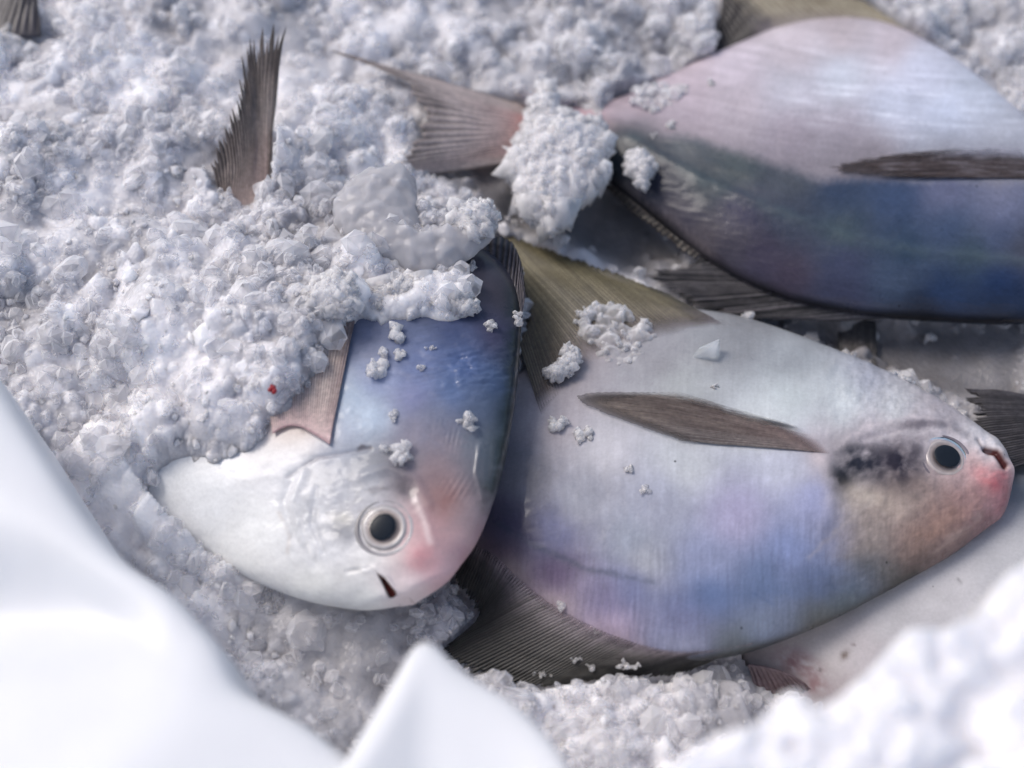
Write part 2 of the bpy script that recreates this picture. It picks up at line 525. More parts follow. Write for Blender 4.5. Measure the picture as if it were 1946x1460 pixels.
def eye(f, cx, cy, r_px, pupil_px, iris_cols, ring_col, poff=(0, 0), pasp=1.0, pang=0.0):
    """eye > iris is the eye's own dome, then pupil and eye_ring as pieces of it"""
    c = on_body(f, cx, cy, 0); n = surf_normal(f, cx, cy, 26)
    ex = np.cross([0, 1.0, 0], n); ex /= np.linalg.norm(ex); ey = np.cross(n, ex)
    R = r_px * MM
    nr, na = 26, 72
    rr = np.linspace(0, 1, nr); aa = np.linspace(0, 2 * math.pi, na, endpoint=False)
    # iris dome profile: raised centre, groove towards the rim
    h = 0.20 * np.sqrt(np.clip(1 - (rr * 0.93) ** 2, 0, 1)) + 0.035 * np.exp(-((rr - 0.72) / 0.07) ** 2) - 0.05 * np.exp(-((rr - 0.86) / 0.05) ** 2)
    V = c + n * (h[:, None, None] * R - 0.0006) + R * rr[:, None, None] * (np.cos(aa)[None, :, None] * ex + np.sin(aa)[None, :, None] * ey)
    kk = np.array([k[0] for k in iris_cols]); cc = np.array([lin(k[1]) for k in iris_cols])
    col = np.stack([np.interp(rr, kk, cc[:, i]) for i in range(3)], -1)[:, None] * (1 + 0.25 * perlin2(rr[:, None] * 5 + 0 * aa[None], aa[None] * 4 + 0 * rr[:, None], 5))[..., None]
    faces = grid_faces(nr, na, True)
    o = mesh_obj("eye", V.reshape(-1, 3), faces, M_IRIS, f.root, True, np.clip(col.reshape(-1, 3), 0, 1))
    # pupil: low black dome
    pr = pupil_px * MM
    rr2 = np.linspace(0, 1, 12)
    ca, sa = math.cos(pang), math.sin(pang)
    pc = c + ex * poff[0] * MM + ey * poff[1] * MM
    loc = pr * rr2[:, None, None] * np.stack([np.cos(aa) * ca * pasp - np.sin(aa) * sa, np.cos(aa) * sa * pasp + np.sin(aa) * ca], -1)[None]
    V2 = pc + n * ((0.155 * R + 0.00015 + 0.14 * pr * np.sqrt(np.clip(1 - rr2 ** 2, 0, 1)))[:, None, None]) + loc[..., :1] * ex + loc[..., 1:] * ey
    p = mesh_obj("pupil", V2.reshape(-1, 3), grid_faces(12, na, True), M_PUPIL, o, True)
    p.location = (0, 0, 0)
    # ring of skin round the eye
    nt2 = 12; bb = np.linspace(0, 2 * math.pi, nt2, endpoint=False)
    rt = R * (0.040 + 0.02 * np.sin(aa * 2 + 1))
    V3 = c + (R * 1.0 + rt[:, None, None] * np.cos(bb)[None, :, None] * 1.6) * (np.cos(aa)[:, None, None] * ex + np.sin(aa)[:, None, None] * ey) + n * (rt[:, None] * np.sin(bb)[None] + 0.0001)[..., None]
    V3 = np.concatenate([V3, V3[:1]])
    col3 = np.broadcast_to(lin(ring_col), V3.shape).copy() * (0.8 + 0.35 * np.sin(np.linspace(0, 2 * math.pi, na + 1) + 2.2))[:, None, None]
    q = mesh_obj("eye_ring", V3.reshape(-1, 3), grid_faces(na + 1, nt2, True), M_SKIN, o, True, np.clip(col3.reshape(-1, 3), 0, 1))
    q.location = (0, 0, 0)
    # clear wet cornea over iris and pupil
    rr3 = np.linspace(0, 1, 16)
    V4 = c + n * (((.26 * R) * np.sqrt(np.clip(1 - (rr3 * .96) ** 2, 0, 1)) - .0004)[:, None, None]) + R * .97 * rr3[:, None, None] * (np.cos(aa)[None, :, None] * ex + np.sin(aa)[None, :, None] * ey)
    k = mesh_obj("cornea", V4.reshape(-1, 3), grid_faces(16, na, True), M_CORNEA, o, True)
    k.location = (0, 0, 0)
    return o

def attr_mat(name, rough, coat):
    m, n, l, b = new_mat(name)
    at = n.new("ShaderNodeAttribute"); at.attribute_name = "Col"
    l.new(at.outputs["Color"], b.inputs["Base Color"])
    b.inputs["Roughness"].default_value = rough
    b.inputs["Coat Weight"].default_value = coat; b.inputs["Coat Roughness"].default_value = 0.04
    return m
def cornea_mat():
    m, n, l, b = new_mat("cornea")
    n.remove(b)
    tp_ = n.new("ShaderNodeBsdfTransparent"); g = n.new("ShaderNodeBsdfGlossy"); g.inputs["Roughness"].default_value = .05
    fr = n.new("ShaderNodeFresnel"); fr.inputs["IOR"].default_value = 1.27
    nz = noise_node(n, l, 700, 3); bp = n.new("ShaderNodeBump"); bp.inputs["Strength"].default_value = .08; bp.inputs["Distance"].default_value = .001
    l.new(nz.outputs["Fac"], bp.inputs["Height"]); l.new(bp.outputs[0], g.inputs["Normal"])
    ms = n.new("ShaderNodeMixShader"); l.new(fr.outputs[0], ms.inputs[0]); l.new(tp_.outputs[0], ms.inputs[1]); l.new(g.outputs[0], ms.inputs[2])
    l.new(ms.outputs[0], n["Material Output"].inputs["Surface"])
    return m
M_CORNEA = cornea_mat()
M_IRIS = attr_mat("eye_iris", 0.3, 0.6)
M_PUPIL = plain("pupil", (0.014, 0.019, 0.027), 0.30, **{"Specular IOR Level": 0.15})

def blob(px, py, cx, cy, rx, ry, ang=0.0, soft=1.0):
    ca, sa = math.cos(ang), math.sin(ang)
    x, y = px - cx, py - cy
    u, v = (x * ca + y * sa) / rx, (-x * sa + y * ca) / ry
    return np.exp(-(u * u + v * v) * 1.2 / soft)

def stroke(px, py, line, wd):
    d, t = dist_poly(px, py, line)
    return np.exp(-(d / wd) ** 2), t

def put(col, wgt, c, gain=1.0):
    return col * (1 - wgt[..., None]) + lin(c) * gain * wgt[..., None]

FISH = []

# ---- middle fish (belly towards the top of the picture, head right)
fb = Fish()
fb.root = empty("fish", P(1450, 930, 0.012), "pale blue flat fish in the middle, head at right with red snout, on grey ice", "fish", "flat fish lying on the ice")
secB = [((1916, 893, .030), (1922, 925, .030)), ((1903, 857, .030), (1914, 962, .030)), ((1878, 830, .030), (1884, 997, .030)),
        ((1830, 794, .030), (1825, 1042, .030)), ((1760, 750, .030), (1735, 1095, .030)), ((1680, 708, .030), (1635, 1150, .030)),
        ((1590, 670, .030), (1530, 1200, .030)), ((1480, 628, .030), (1420, 1238, .030)), ((1380, 600, .030), (1310, 1254, .030)),
        ((1270, 590, .030), (1195, 1232, .030)), ((1160, 608, .030), (1085, 1185, .030)), ((1060, 655, .030), (990, 1120, .030)),
        ((980, 715, .030), (915, 1050, .030)), ((900, 780, .029), (850, 975, .029)), ((830, 830, .028), (800, 915, .028)), ((740, 850, .027), (735, 895, .027))]
sB = [(1040, 700, (158, 150, 157)), (1100, 640, (172, 165, 175)), (1250, 680, (158, 158, 168)), (1400, 650, (150, 153, 162)),
      (1500, 690, (160, 166, 176)), (1650, 720, (168, 172, 190)), (1700, 780, (198, 203, 212)), (1500, 760, (190, 200, 207)), (1300, 740, (172, 177, 183)),
      (1600, 760, (196, 204, 212)), (1450, 800, (196, 203, 210)), (1800, 800, (186, 180, 192)), (1050, 800, (172, 166, 178)), (1150, 850, (188, 188, 200)), (1300, 880, (194, 199, 209)),
      (1500, 880, (188, 193, 215)), (1550, 950, (160, 167, 212)), (1400, 980, (172, 168, 206)), (1250, 950, (165, 170, 194)),
      (1100, 950, (158, 162, 180)), (1000, 900, (135, 135, 150)), (960, 1000, (92, 92, 122)), (1050, 1020, (115, 122, 168)),  # dark left end: the left fish's shadow is painted into these colours
      (1200, 1030, (155, 165, 188)), (1225, 1070, (164, 168, 180)), (1350, 1060, (148, 158, 198)), (1500, 1050, (135, 152, 204)),
      (1590, 1010, (140, 146, 182)), (1450, 1105, (108, 130, 176)), (1350, 1130, (106, 130, 182)), (1550, 1110, (98, 116, 160)), (1200, 1110, (120, 130, 180)),
      (1650, 1090, (104, 114, 130)), (1300, 1180, (128, 134, 178)), (1150, 1140, (138, 132, 172)), (1050, 1090, (110, 92, 132)),
      (950, 1050, (92, 76, 98)), (1150, 1195, (178, 160, 188)), (1050, 1150, (178, 162, 174)), (960, 1090, (160, 146, 150)), (1300, 1235, (150, 156, 188)),
      (1450, 1200, (128, 144, 176)), (1600, 1155, (104, 120, 132)), (1400, 1232, (110, 120, 130)), (1560, 1180, (105, 110, 110)), (1690, 1110, (112, 112, 112)),
      (1600, 940, (172, 162, 158)), (1700, 960, (178, 162, 156)), (1650, 1020, (158, 147, 146)), (1750, 1020, (156, 130, 124)),
      (1800, 980, (168, 136, 130)), (1850, 960, (172, 138, 138)), (1820, 1030, (146, 120, 120)), (1750, 1080, (118, 102, 100)),
      (1600, 880, (178, 172, 182)), (1650, 830, (194, 186, 198)), (1750, 800, (180, 174, 186)), (1850, 830, (204, 204, 214)), (1880, 845, (205, 205, 214)),
      (1850, 880, (205, 170, 172)), (1560, 860, (198, 188, 198)), (1720, 840, (188, 180, 190)), (1730, 930, (150, 132, 128)), (1880, 960, (185, 140, 150)), (1870, 1000, (160, 120, 125))]

def paintB(px, py, col, f):
    n1 = fbm2(px / 90, py / 60, 3)
    n2 = fbm2(px / 26, py / 22, 9)
    st = fbm2(px / 5.0, py / 60.0 + px / 240, 21, 3) + .5 * fbm2(px / 3.2, py / 3.2, 22, 2)            # fine cross striations
    arc = np.hypot(px - 1750, (py - 870) * 1.1)                   # muscle bands showing through the skin
    band = np.sin(arc / 4.6 + 2.2 * n1 + 1.2 * n2) * blob(px, py, 1170, 930, 260, 130, .15) + .8 * np.sin(px / 5.5 + 1.5 * n1) * blob(px, py, 1470, 900, 190, 90)
    col = col * (1 + .055 * band * np.clip(.5 + 2 * n2, 0, 1.5))[..., None]
    back = sstep(960, 1080, py + 0.15 * (px - 1300))
    col = col * (1 + 0.10 * n1 + 0.06 * n2)[..., None]
    col = col * (1 + (0.07 + 0.12 * back) * st)[..., None]
    for (cx, cy, rx, ry, a, c, wt) in [
            (1636, 878, 62, 42, 0.2, (58, 62, 80), 1.1), (1706, 882, 50, 50, -0.4, (66, 60, 78), 1.05), (1602, 908, 26, 28, 0.5, (44, 48, 62), 1.0), (1738, 860, 18, 34, .2, (96, 90, 104), .7),
            (1720, 935, 28, 18, 0, (120, 108, 112), .5), (1690, 945, 60, 28, .1, (184, 168, 160), .4), (1640, 940, 45, 20, .4, (196, 184, 172), .5),
            (1740, 805, 70, 10, -.05, (118, 112, 126), .75), (1815, 815, 42, 9, .45, (130, 126, 138), .6), (1700, 815, 40, 9, -.3, (200, 190, 200), .5),
            (1892, 912, 24, 26, 0.6, (210, 92, 110), .9), (1908, 945, 16, 34, .2, (198, 122, 136), .7), (1870, 905, 30, 20, .6, (222, 140, 148), .6),
            (1560, 872, 20, 20, 0, (208, 196, 205), .7), (1790, 1000, 80, 30, -.6, (180, 140, 124), .4),
            (1470, 1128, 170, 20, -.05, (92, 118, 168), .35), (1330, 1150, 130, 22, .1, (102, 122, 174), .2), (985, 1010, 90, 34, .55, (78, 74, 112), .5)]:
        wgt = wt * blob(px, py, cx, cy, rx, ry, a) * np.clip(0.95 + 0.9 * n2, 0, 1.15)
        col = put(col, np.clip(wgt, 0, 1), c)
    hd = sstep(1570, 1640, px)
    col = col * (1 + hd * (.16 * fbm2(px / 13, py / 13, 221, 3) + .10 * fbm2(px / 5, py / 5, 223, 2)))[..., None]
    # scraped lighter lines on the head and flank
    for line, wd, c, wt in [([(1540, 1060), (1590, 1010), (1660, 950)], 6, (176, 168, 168), .3), ([(1780, 1045), (1830, 1010), (1860, 985)], 9, (190, 165, 160), .55),
                            ([(1585, 850), (1640, 815), (1720, 795), (1800, 800)], 5, (205, 196, 206), .5),
                            ([(930, 985), (1020, 1040), (1120, 1085), (1240, 1105)], 6, (70, 86, 110), .45),
                            ([(1430, 1128), (1470, 1150)], 2.5, (80, 106, 160), .4)]:
        wgt, t = stroke(px + 6 * n2, py + 8 * n2, line, wd)
        col = put(col, wt * wgt * np.clip(0.8 + 1.2 * n2, 0, 1), c)
    d, t = dist_poly(px, py, [(1240, 1262), (1400, 1248), (1540, 1205), (1640, 1155), (1740, 1095)])      # olive-dark edge along the back
    col = put(col, 0.8 * np.exp(-(d / 13) ** 2), (62, 64, 56))
    d, t = dist_poly(px, py, [(1010, 1165), (1080, 1200), (1200, 1242)])
    fr = np.exp(-(d / 24) ** 2) * np.clip(0.55 + 1.6 * fbm2(px / 5, py / 24, 5, 2), 0, 1)
    col = put(col, fr, (196, 178, 190))
    # mouth: red inside between the pale jaw and the snout
    d, t = dist_poly(px, py, [(1872, 852), (1893, 862), (1908, 884)])
    col = put(col, np.clip(1.3 * np.exp(-(d / (3 + 4 * t)) ** 2), 0, 1), (104, 44, 42))
    d, t = dist_poly(px, py, [(1858, 836), (1868, 852), (1884, 856)])
    col = put(col, 0.6 * np.exp(-(d / 2.5) ** 2), (110, 104, 116))
    return col

def reliefB(px, py, f):
    r = np.zeros(px.shape)
    for line, wd, h in [([(1560, 870), (1580, 900), (1582, 950), (1560, 1020)], 12, .0006), ([(1590, 850), (1620, 930), (1590, 1040)], 18, -.0003),
                        ([(1600, 840), (1680, 806), (1780, 795), (1850, 815)], 12, .0004), ([(1640, 835), (1720, 815), (1800, 812)], 6, -.0007),
                        ([(1858, 836), (1868, 852), (1880, 862)], 4, -.0006), ([(1872, 853), (1893, 863), (1910, 888)], 5, -.0016),
                        ([(1885, 842), (1905, 862)], 9, .0010), ([(1930 - 640, 1200), (1100, 1140), (980, 1050)], 26, -.0006)]:
        wgt, t = stroke(px, py, line, wd)
        r += h * wgt
    r += -0.0012 * blob(px, py, 1795, 872, 52, 46)
    r += 0.0010 * blob(px, py, 1895, 915, 24, 26)
    r += 0.0007 * fbm2(px / 34, py / 28, 31, 4) * sstep(1500, 1620, px)
    r += 0.0006 * fbm2(px / 140, py / 90, 32)
    r += 0.00010 * np.sin(px / 2.2 + 0.6 * py / 9) * blob(px, py, 1180, 1170, 170, 40, .4)
    return r

build_body(fb, secB, [(0, .006), (.04, .010), (.15, .0145), (.35, .0185), (.55, .0195), (.75, .0150), (.9, .008), (1, .005)],
           samples=sB, gain=.92, sat=.86, punch=1.30, coat0=.20, swid=44, split=lambda px, py: px - np.interp(py, [700, 790, 850, 950, 1000, 1060, 1130, 1200], [1700, 1640, 1590, 1586, 1604, 1600, 1680, 1760]), paint=paintB, relief=reliefB, sect_k=1.05)
FISH.append(fb)
eye(fb, 1795, 872, 46, 22, [(0, (60, 56, 58)), (.5, (84, 76, 74)), (.60, (150, 138, 132)), (.72, (184, 174, 170)), (.84, (140, 128, 126)), (.90, (172, 162, 160)), (1, (140, 132, 138))], (136, 126, 132), poff=(2, 2), pasp=1.1)

def dark_ray(c1, c2, cb, k=1.0):
    a, b, c = lin(c1), lin(c2), lin(cb)
    def fn(u, t, e, rn):
        col = mixc(np.broadcast_to(a, u.shape + (3,)), np.broadcast_to(b, u.shape + (3,)), np.clip(e ** 2 * (0.35 + 0.8 * rn), 0, 1))
        n = fbm2(u * 60, t * 14, 4, 3)
        col = col * (1 + 0.5 * n)[..., None]
        return mixc(col, np.broadcast_to(c, u.shape + (3,)), np.clip(np.exp(-t * 7 / k) * (0.6 + 0.8 * rn), 0, 1))
    return fn

# pectoral fin lying on the flank
def pec_cols(u, t, e, rn):
    n = fbm2(u * 50, t * 30, 8, 3); n2 = fbm2(u * 5, t * 5, 18, 3)
    col = mixc(np.broadcast_to(lin((96, 82, 76)), u.shape + (3,)), np.broadcast_to(lin((156, 142, 132)), u.shape + (3,)), np.clip(.35 + e ** 2 * (rn - .3) * .35 + .9 * n2, 0, 1))
    col = mixc(col, np.broadcast_to(lin((168, 160, 156)), u.shape + (3,)), sstep(.62, .95, u) * np.clip(.25 + e ** 3 * rn, 0, 1))
    col = mixc(col, np.broadcast_to(lin((66, 56, 54)), u.shape + (3,)), sstep(.80, 1.0, t) * .6)
    col = mixc(col, np.broadcast_to(lin((176, 150, 146)), u.shape + (3,)), np.clip(np.exp(-t * 5), 0, 1))
    return col * (1 + 0.35 * n)[..., None]
bp = [on_body(fb, 1530, 815, .0003), on_body(fb, 1550, 832, .0005), on_body(fb, 1566, 850, .0008), on_body(fb, 1578, 862, .001)]
tp = [on_body(fb, 1290, 750, .0004), on_body(fb, 1160, 748, .0006), on_body(fb, 1096, 757, .0007), on_body(fb, 1180, 802, .0010), on_body(fb, 1290, 842, .0012)]
fin("pectoral_fin", fb.root, bp, tp, 34, pec_cols, ragged=0.015, ridge=.00007, bow=0, hug=fb, seed=3, rows=40,
    alpha=lambda u, t, e: .92 * np.clip(t * 6, 0, 1) * (1 - .7 * sstep(.8, 1, t)) * np.clip(.06 + sstep(.02, .42, u + .16 * fbm2(u * 40, t * 26, 8, 3) + .12 * e - .30 * (1 - sstep(0, .7, t))), 0, 1))
# dorsal fin at the lower edge, dark, sweeping back to the left
bD = [on_body(fb, 1430, 1222, .0003), on_body(fb, 1310, 1238, .0003), on_body(fb, 1200, 1220, .0003), on_body(fb, 1095, 1176, .0003), on_body(fb, 1005, 1116, .0003), on_body(fb, 930, 1050, .0003), P(872, 1030, .026)]
tD = [P(1300, 1278, .024), P(1120, 1296, .022), P(960, 1302, .021), P(838, 1240, .021), P(905, 1180, .022), P(880, 1125, .023), P(850, 1075, .024)]
fin("dorsal_fin", fb.root, bD, tD, 96, dark_ray((26, 25, 23), (74, 72, 67), (214, 198, 206), 0.9), gain=.6, ragged=.10, ridge=.00016, seed=5, rows=34, sub=4, alpha=lambda u, t, e: np.clip(t * 6 - .2 + .7 * e, 0, 1))
# anal fin at the upper edge, olive
def olive(u, t, e, rn):
    a, b, c = lin((84, 76, 52)), lin((182, 170, 128)), lin((188, 176, 180))
    col = mixc(np.broadcast_to(a, u.shape + (3,)), np.broadcast_to(b, u.shape + (3,)), np.clip(0.15 + e ** 2 * (0.2 + 0.6 * rn), 0, 1))
    n = fbm2(u * 14, t * 6, 14, 3)
    col = mixc(col, np.broadcast_to(lin((46, 44, 36)), u.shape + (3,)), np.clip(sstep(.12, 0, u) * 1.1 + sstep(.7, 1, t) * .5 + n * .5, 0, .85))
    col = mixc(col, np.broadcast_to(lin((120, 104, 90)), u.shape + (3,)), 0.6 * sstep(.55, .9, u))
    return mixc(col, np.broadcast_to(c, u.shape + (3,)), np.clip(np.exp(-t * 5) * (.5 + .8 * rn), 0, 1))
bA = [on_body(fb, 1375, 618, .0004), on_body(fb, 1270, 640, .0004), on_body(fb, 1160, 672, .0004), on_body(fb, 1085, 725, .0004), on_body(fb, 1030, 790, .0004)]
tA = [P(1262, 556, .0335), P(1090, 490, .035), P(945, 450, .036), P(1000, 560, .037), P(985, 650, .038)]
fin("anal_fin", fb.root, bA, tA, 60, olive, ragged=.05, ridge=.00015, seed=6, rows=30, alpha=lambda u, t, e: np.clip(t * 3.2, 0, 1) * np.clip(.72 + .3 * e + sstep(.12, 0, u), 0, 1))

# ---- left fish (head at the bottom, belly left, tail buried in the ice heap)
fa = Fish()
fa.root = empty("fish", P(700, 850, 0.02), "blue backed fish with white head pointing down, half buried in crushed ice", "fish", "flat fish lying on the ice")
secA = [((792, 1133, .050), (768, 1143, .049)), ((832, 1112, .052), (722, 1152, .048)), ((866, 1082, .053), (676, 1156, .046)), ((897, 1040, .055), (618, 1148, .045)),
        ((925, 985, .057), (548, 1130, .043)), ((948, 920, .058), (480, 1102, .041)), ((966, 840, .060), (410, 1062, .039)), ((980, 750, .061), (340, 1014, .038)),
        ((988, 660, .061), (282, 955, .037)), ((989, 580, .060), (242, 880, .037)), ((965, 515, .059), (224, 790, .037)), ((900, 465, .057), (228, 690, .037)),
        ((790, 435, .055), (252, 600, .038)), ((670, 418, .053), (300, 525, .040)), ((570, 410, .052), (360, 465, .042)), ((505, 400, .052), (396, 428, .044)), ((482, 365, .053), (415, 385, .046))]
sA = [(400, 930, (222, 226, 234)), (300, 900, (220, 224, 232)), (500, 1000, (228, 231, 236)), (450, 1060, (232, 234, 238)), (600, 1120, (230, 233, 236)), (560, 900, (222, 224, 232)),
      (690, 1140, (226, 230, 234)), (780, 1110, (230, 218, 224)), (830, 1090, (216, 180, 192)), (700, 1060, (226, 228, 232)), (800, 1055, (210, 158, 168)), (620, 1040, (212, 215, 224)),
      (860, 1030, (196, 164, 172)), (900, 980, (168, 152, 160)), (840, 960, (158, 130, 132)), (820, 900, (148, 124, 130)), (800, 1000, (196, 164, 170)), (760, 1050, (226, 216, 218)),
      (600, 980, (196, 200, 210)), (650, 920, (182, 186, 198)), (650, 1000, (178, 180, 190)), (700, 880, (140, 146, 158)), (760, 890, (118, 116, 128)), (780, 830, (140, 138, 160)), (690, 930, (190, 192, 200)),
      (660, 820, (168, 176, 196)), (700, 790, (166, 184, 208)), (660, 760, (160, 180, 206)), (720, 720, (140, 154, 196)), (780, 760, (122, 128, 172)), (830, 800, (112, 122, 150)),
      (860, 740, (92, 118, 168)), (900, 780, (88, 104, 134)), (900, 850, (110, 124, 140)), (940, 720, (74, 98, 142)), (880, 690, (78, 104, 160)), (800, 690, (108, 124, 170)),
      (700, 650, (122, 130, 160)), (760, 620, (90, 104, 142)), (860, 630, (70, 84, 128)), (940, 640, (74, 72, 104)), (965, 780, (50, 66, 76)), (950, 860, (66, 84, 92)), (940, 920, (88, 100, 110)),
      (975, 680, (54, 62, 84)), (900, 560, (62, 60, 72)), (960, 560, (66, 62, 74)), (800, 570, (70, 78, 104)), (560, 800, (190, 176, 172)), (700, 540, (70, 72, 90)),
      (450, 450, (196, 168, 184)), (440, 410, (206, 176, 186)), (520, 500, (172, 160, 186)), (400, 700, (210, 210, 218))]

def paintA(px, py, col, f):
    n1 = fbm2(px / 80, py / 60, 43); n2 = fbm2(px / 22, py / 18, 49); n3 = fbm2(px / 8, py / 8, 50, 3)
    col = col * (1 + 0.08 * n1 + 0.05 * n2)[..., None]
    head = blob(px, py, 640, 980, 130, 110)
    col = col * (1 + 0.22 * head * n3 + 0.12 * head * n2)[..., None]
    # streaks running along the blue flank
    st = fbm2((px - 0.25 * py) / 60, py / 7.0 + px / 30, 61, 3)
    fl = blob(px, py, 820, 690, 170, 110)
    col = col * (1 + 0.16 * fl * st)[..., None]
    for (cx, cy, rx, ry, a, c, wt) in [
            (800, 1060, 34, 30, .3, (216, 150, 160), .7), (842, 950, 40, 48, .3, (150, 108, 106), .7), (815, 1015, 40, 46, .2, (206, 160, 166), .5),
            (745, 868, 60, 26, -.1, (100, 106, 120), .55), (770, 925, 26, 22, .9, (92, 86, 96), .7), (655, 1010, 26, 24, 0, (126, 130, 142), .75), (650, 985, 24, 16, 0, (206, 204, 198), .6),
            (690, 900, 40, 22, -.5, (150, 154, 168), .5), (840, 860, 70, 60, 0, (150, 136, 146), .5), (915, 1010, 30, 30, 0, (170, 130, 138), .4), (700, 800, 40, 34, 0, (178, 198, 222), .5),
            (870, 1050, 26, 20, 0, (176, 130, 150), .5), (985, 500, 40, 90, 0, (70, 66, 76), .5)]:
        wgt = wt * blob(px, py, cx, cy, rx, ry, a) * np.clip(0.95 + 0.9 * n2, 0, 1.15)
        col = put(col, np.clip(wgt, 0, 1), c)
    for line, wd, c, wt in [([(545, 905), (580, 880), (650, 860), (700, 852)], 4, (140, 134, 146), .55), ([(530, 975), (550, 1020), (545, 1050)], 4, (196, 186, 180), .5),
                            ([(560, 960), (575, 1000), (590, 1050)], 3, (240, 240, 242), .5), ([(580, 950), (605, 1000), (600, 1060)], 3, (170, 172, 184), .4),
                            ([(672, 856), (690, 848), (705, 850)], 3, (70, 58, 64), .7), ([(790, 950), (810, 1000), (818, 1030)], 7, (220, 206, 210), .6), ([(705, 935), (745, 925), (785, 945)], 5, (96, 92, 104), .5),
                            ([(985, 560), (984, 640), (980, 760), (962, 880), (938, 960)], 24, (36, 48, 52), .85)]:
        wgt, t = stroke(px + 5 * n2, py + 6 * n2, line, wd)
        col = put(col, wt * wgt * np.clip(0.85 + 1.2 * n2, 0, 1), c)
    d, t = dist_poly(px, py, [(716, 1089), (728, 1102), (744, 1128)])
    wq = np.clip((1.5 + 8 * t - d) / 2.0, 0, 1)
    col = put(col, wq, (88, 34, 32))
    return col

def reliefA(px, py, f):
    r = np.zeros(px.shape)
    d, t = dist_poly(px, py, [(716, 1089), (728, 1102), (744, 1128)])
    r -= 0.0030 * np.clip((1 + 8 * t - d) / 3.0, 0, 1)
    for line, wd, h in [([(690, 1083), (712, 1083), (735, 1098), (752, 1132)], 6, .0007), ([(660, 1086), (700, 1080), (715, 1088)], 4, -.0006),
                        ([(560, 900), (540, 950), (560, 1020), (600, 1075)], 10, -.0006), ([(575, 895), (552, 960), (575, 1030)], 8, .0006), ([(600, 930), (592, 990), (615, 1050)], 5, -.0004),
                        ([(690, 905), (740, 890), (790, 910), (815, 960)], 10, .0007), ([(790, 940), (815, 1000), (825, 1035)], 8, .0004), ([(545, 905), (600, 870), (700, 852)], 4, -.0005),
                        ([(912, 850), (905, 900), (918, 948)], 5, .0006), ([(930, 850), (928, 920), (934, 960)], 8, -.0005)]:
        wgt, t = stroke(px, py, line, wd)
        r += h * wgt
    r += -0.0010 * blob(px, py, 728, 1003, 56, 52)
    r += 0.0007 * blob(px, py, 800, 1060, 28, 26)
    r += 0.00016 * np.sin((px + 0.22 * py) / 1.55) * blob(px, py, 860, 822, 62, 34, .35) * sstep(-.2, .3, fbm2(px / 30, py / 30, 77))
    r += 0.00012 * np.sin((px * .8 + 0.5 * py) / 1.7) * blob(px, py, 872, 930, 30, 26)
    r += 0.0003 * fbm2(px / 24, py / 20, 78) * blob(px, py, 640, 980, 110, 100)
    r += 0.0006 * fbm2(px / 120, py / 90, 79)
    r += 0.0012 * fbm2(px / 26, py / 12, 80, 4) * blob(px, py, 890, 700, 110, 60)
    return r

build_body(fa, secA, [(0, .005), (.04, .0095), (.15, .0140), (.35, .0175), (.55, .0180), (.75, .0130), (.9, .007), (1, .004)],
           samples=sA, gain=1.0, sat=.9, punch=1.15, gloss=lambda px, py: np.clip(.28 + .25 * blob(px, py, 900, 730, 90, 70) + .5 * blob(px, py, 905, 890, 40, 90) + .5 * blob(px, py, 780, 1000, 90, 60), 0, 1), paint=paintA, relief=reliefA, sect_k=0.95)
FISH.append(fa)
eye(fa, 730, 1003, 47, 21, [(0, (40, 44, 50)), (.5, (92, 82, 78)), (.6, (160, 148, 142)), (.74, (196, 192, 190)), (.85, (128, 122, 120)), (.92, (190, 186, 184)), (1, (176, 174, 176))], (170, 166, 168), poff=(-2, 0), pasp=1.15, pang=1.0)

def beige(u, t, e, rn):
    a, b = lin((190, 174, 166)), lin((216, 206, 198))
    col = mixc(np.broadcast_to(a, u.shape + (3,)), np.broadcast_to(b, u.shape + (3,)), np.clip(e ** 2 * (0.3 + 0.7 * rn), 0, 1))
    n = fbm2(u * 20, t * 8, 24, 3)
    col = mixc(col, np.broadcast_to(lin((120, 104, 104)), u.shape + (3,)), np.clip(sstep(.8, 1, u) * .8 + n * .4, 0, .9))
    return mixc(col, np.broadcast_to(lin((206, 176, 176)), u.shape + (3,)), np.clip(np.exp(-t * 6), 0, 1))
bp = [on_body(fa, 520, 828, .0012), on_body(fa, 555, 812, .003), on_body(fa, 595, 828, .0035), on_body(fa, 630, 850, .003)]
tp = [on_body(fa, 500, 700, .003), on_body(fa, 560, 640, .0045), on_body(fa, 620, 600, .005), on_body(fa, 682, 590, .004)]
fin("pectoral_fin", fa.root, bp, tp, 30, beige, ragged=.05, ridge=.00010, bow=0, hug=fa, lift=.0015, gain=1.15, seed=11, rows=30, alpha=lambda u, t, e: .70 + .2 * e + .3 * sstep(.9, 1, u))
# tail fin lobe standing out of the heap
def tail_cols(c_dark, c_mid, c_base):
    a, b, c = lin(c_dark), lin(c_mid), lin(c_base)
    def fn(u, t, e, rn):
        n = fbm2(u * 24, t * 10, 34, 3)
        col = mixc(np.broadcast_to(b, u.shape + (3,)), np.broadcast_to(a, u.shape + (3,)), np.clip((1 - e) * .75 + sstep(.45, 1.0, t) * .75 + n * .6 + .9 * sstep(.93, 1, u), 0, 1))
        return mixc(col, np.broadcast_to(c, u.shape + (3,)), np.clip(sstep(.55, .1, t) * (1 - .8 * sstep(.9, 1, u)) * (.6 + .5 * rn), 0, 1))
    return fn
tb = [P(400, 420, .054), P(440, 450, .057), P(480, 445, .057), P(507, 410, .055)]
tt = [P(398, 300, .070), P(440, 200, .078), P(480, 60, .086), P(548, 22, .090)]
fin("tail_fin", fa.root, tb, tt, 24, tail_cols((70, 62, 58), (150, 136, 128), (206, 184, 178)), ragged=.12, ridge=.0002, bow=-.002, seed=15, rows=44, notch=.9, sub=5, sweep=.003, gain=1.15, alpha=lambda u, t, e: .62 + .3 * e + .5 * sstep(.5, .9, t))
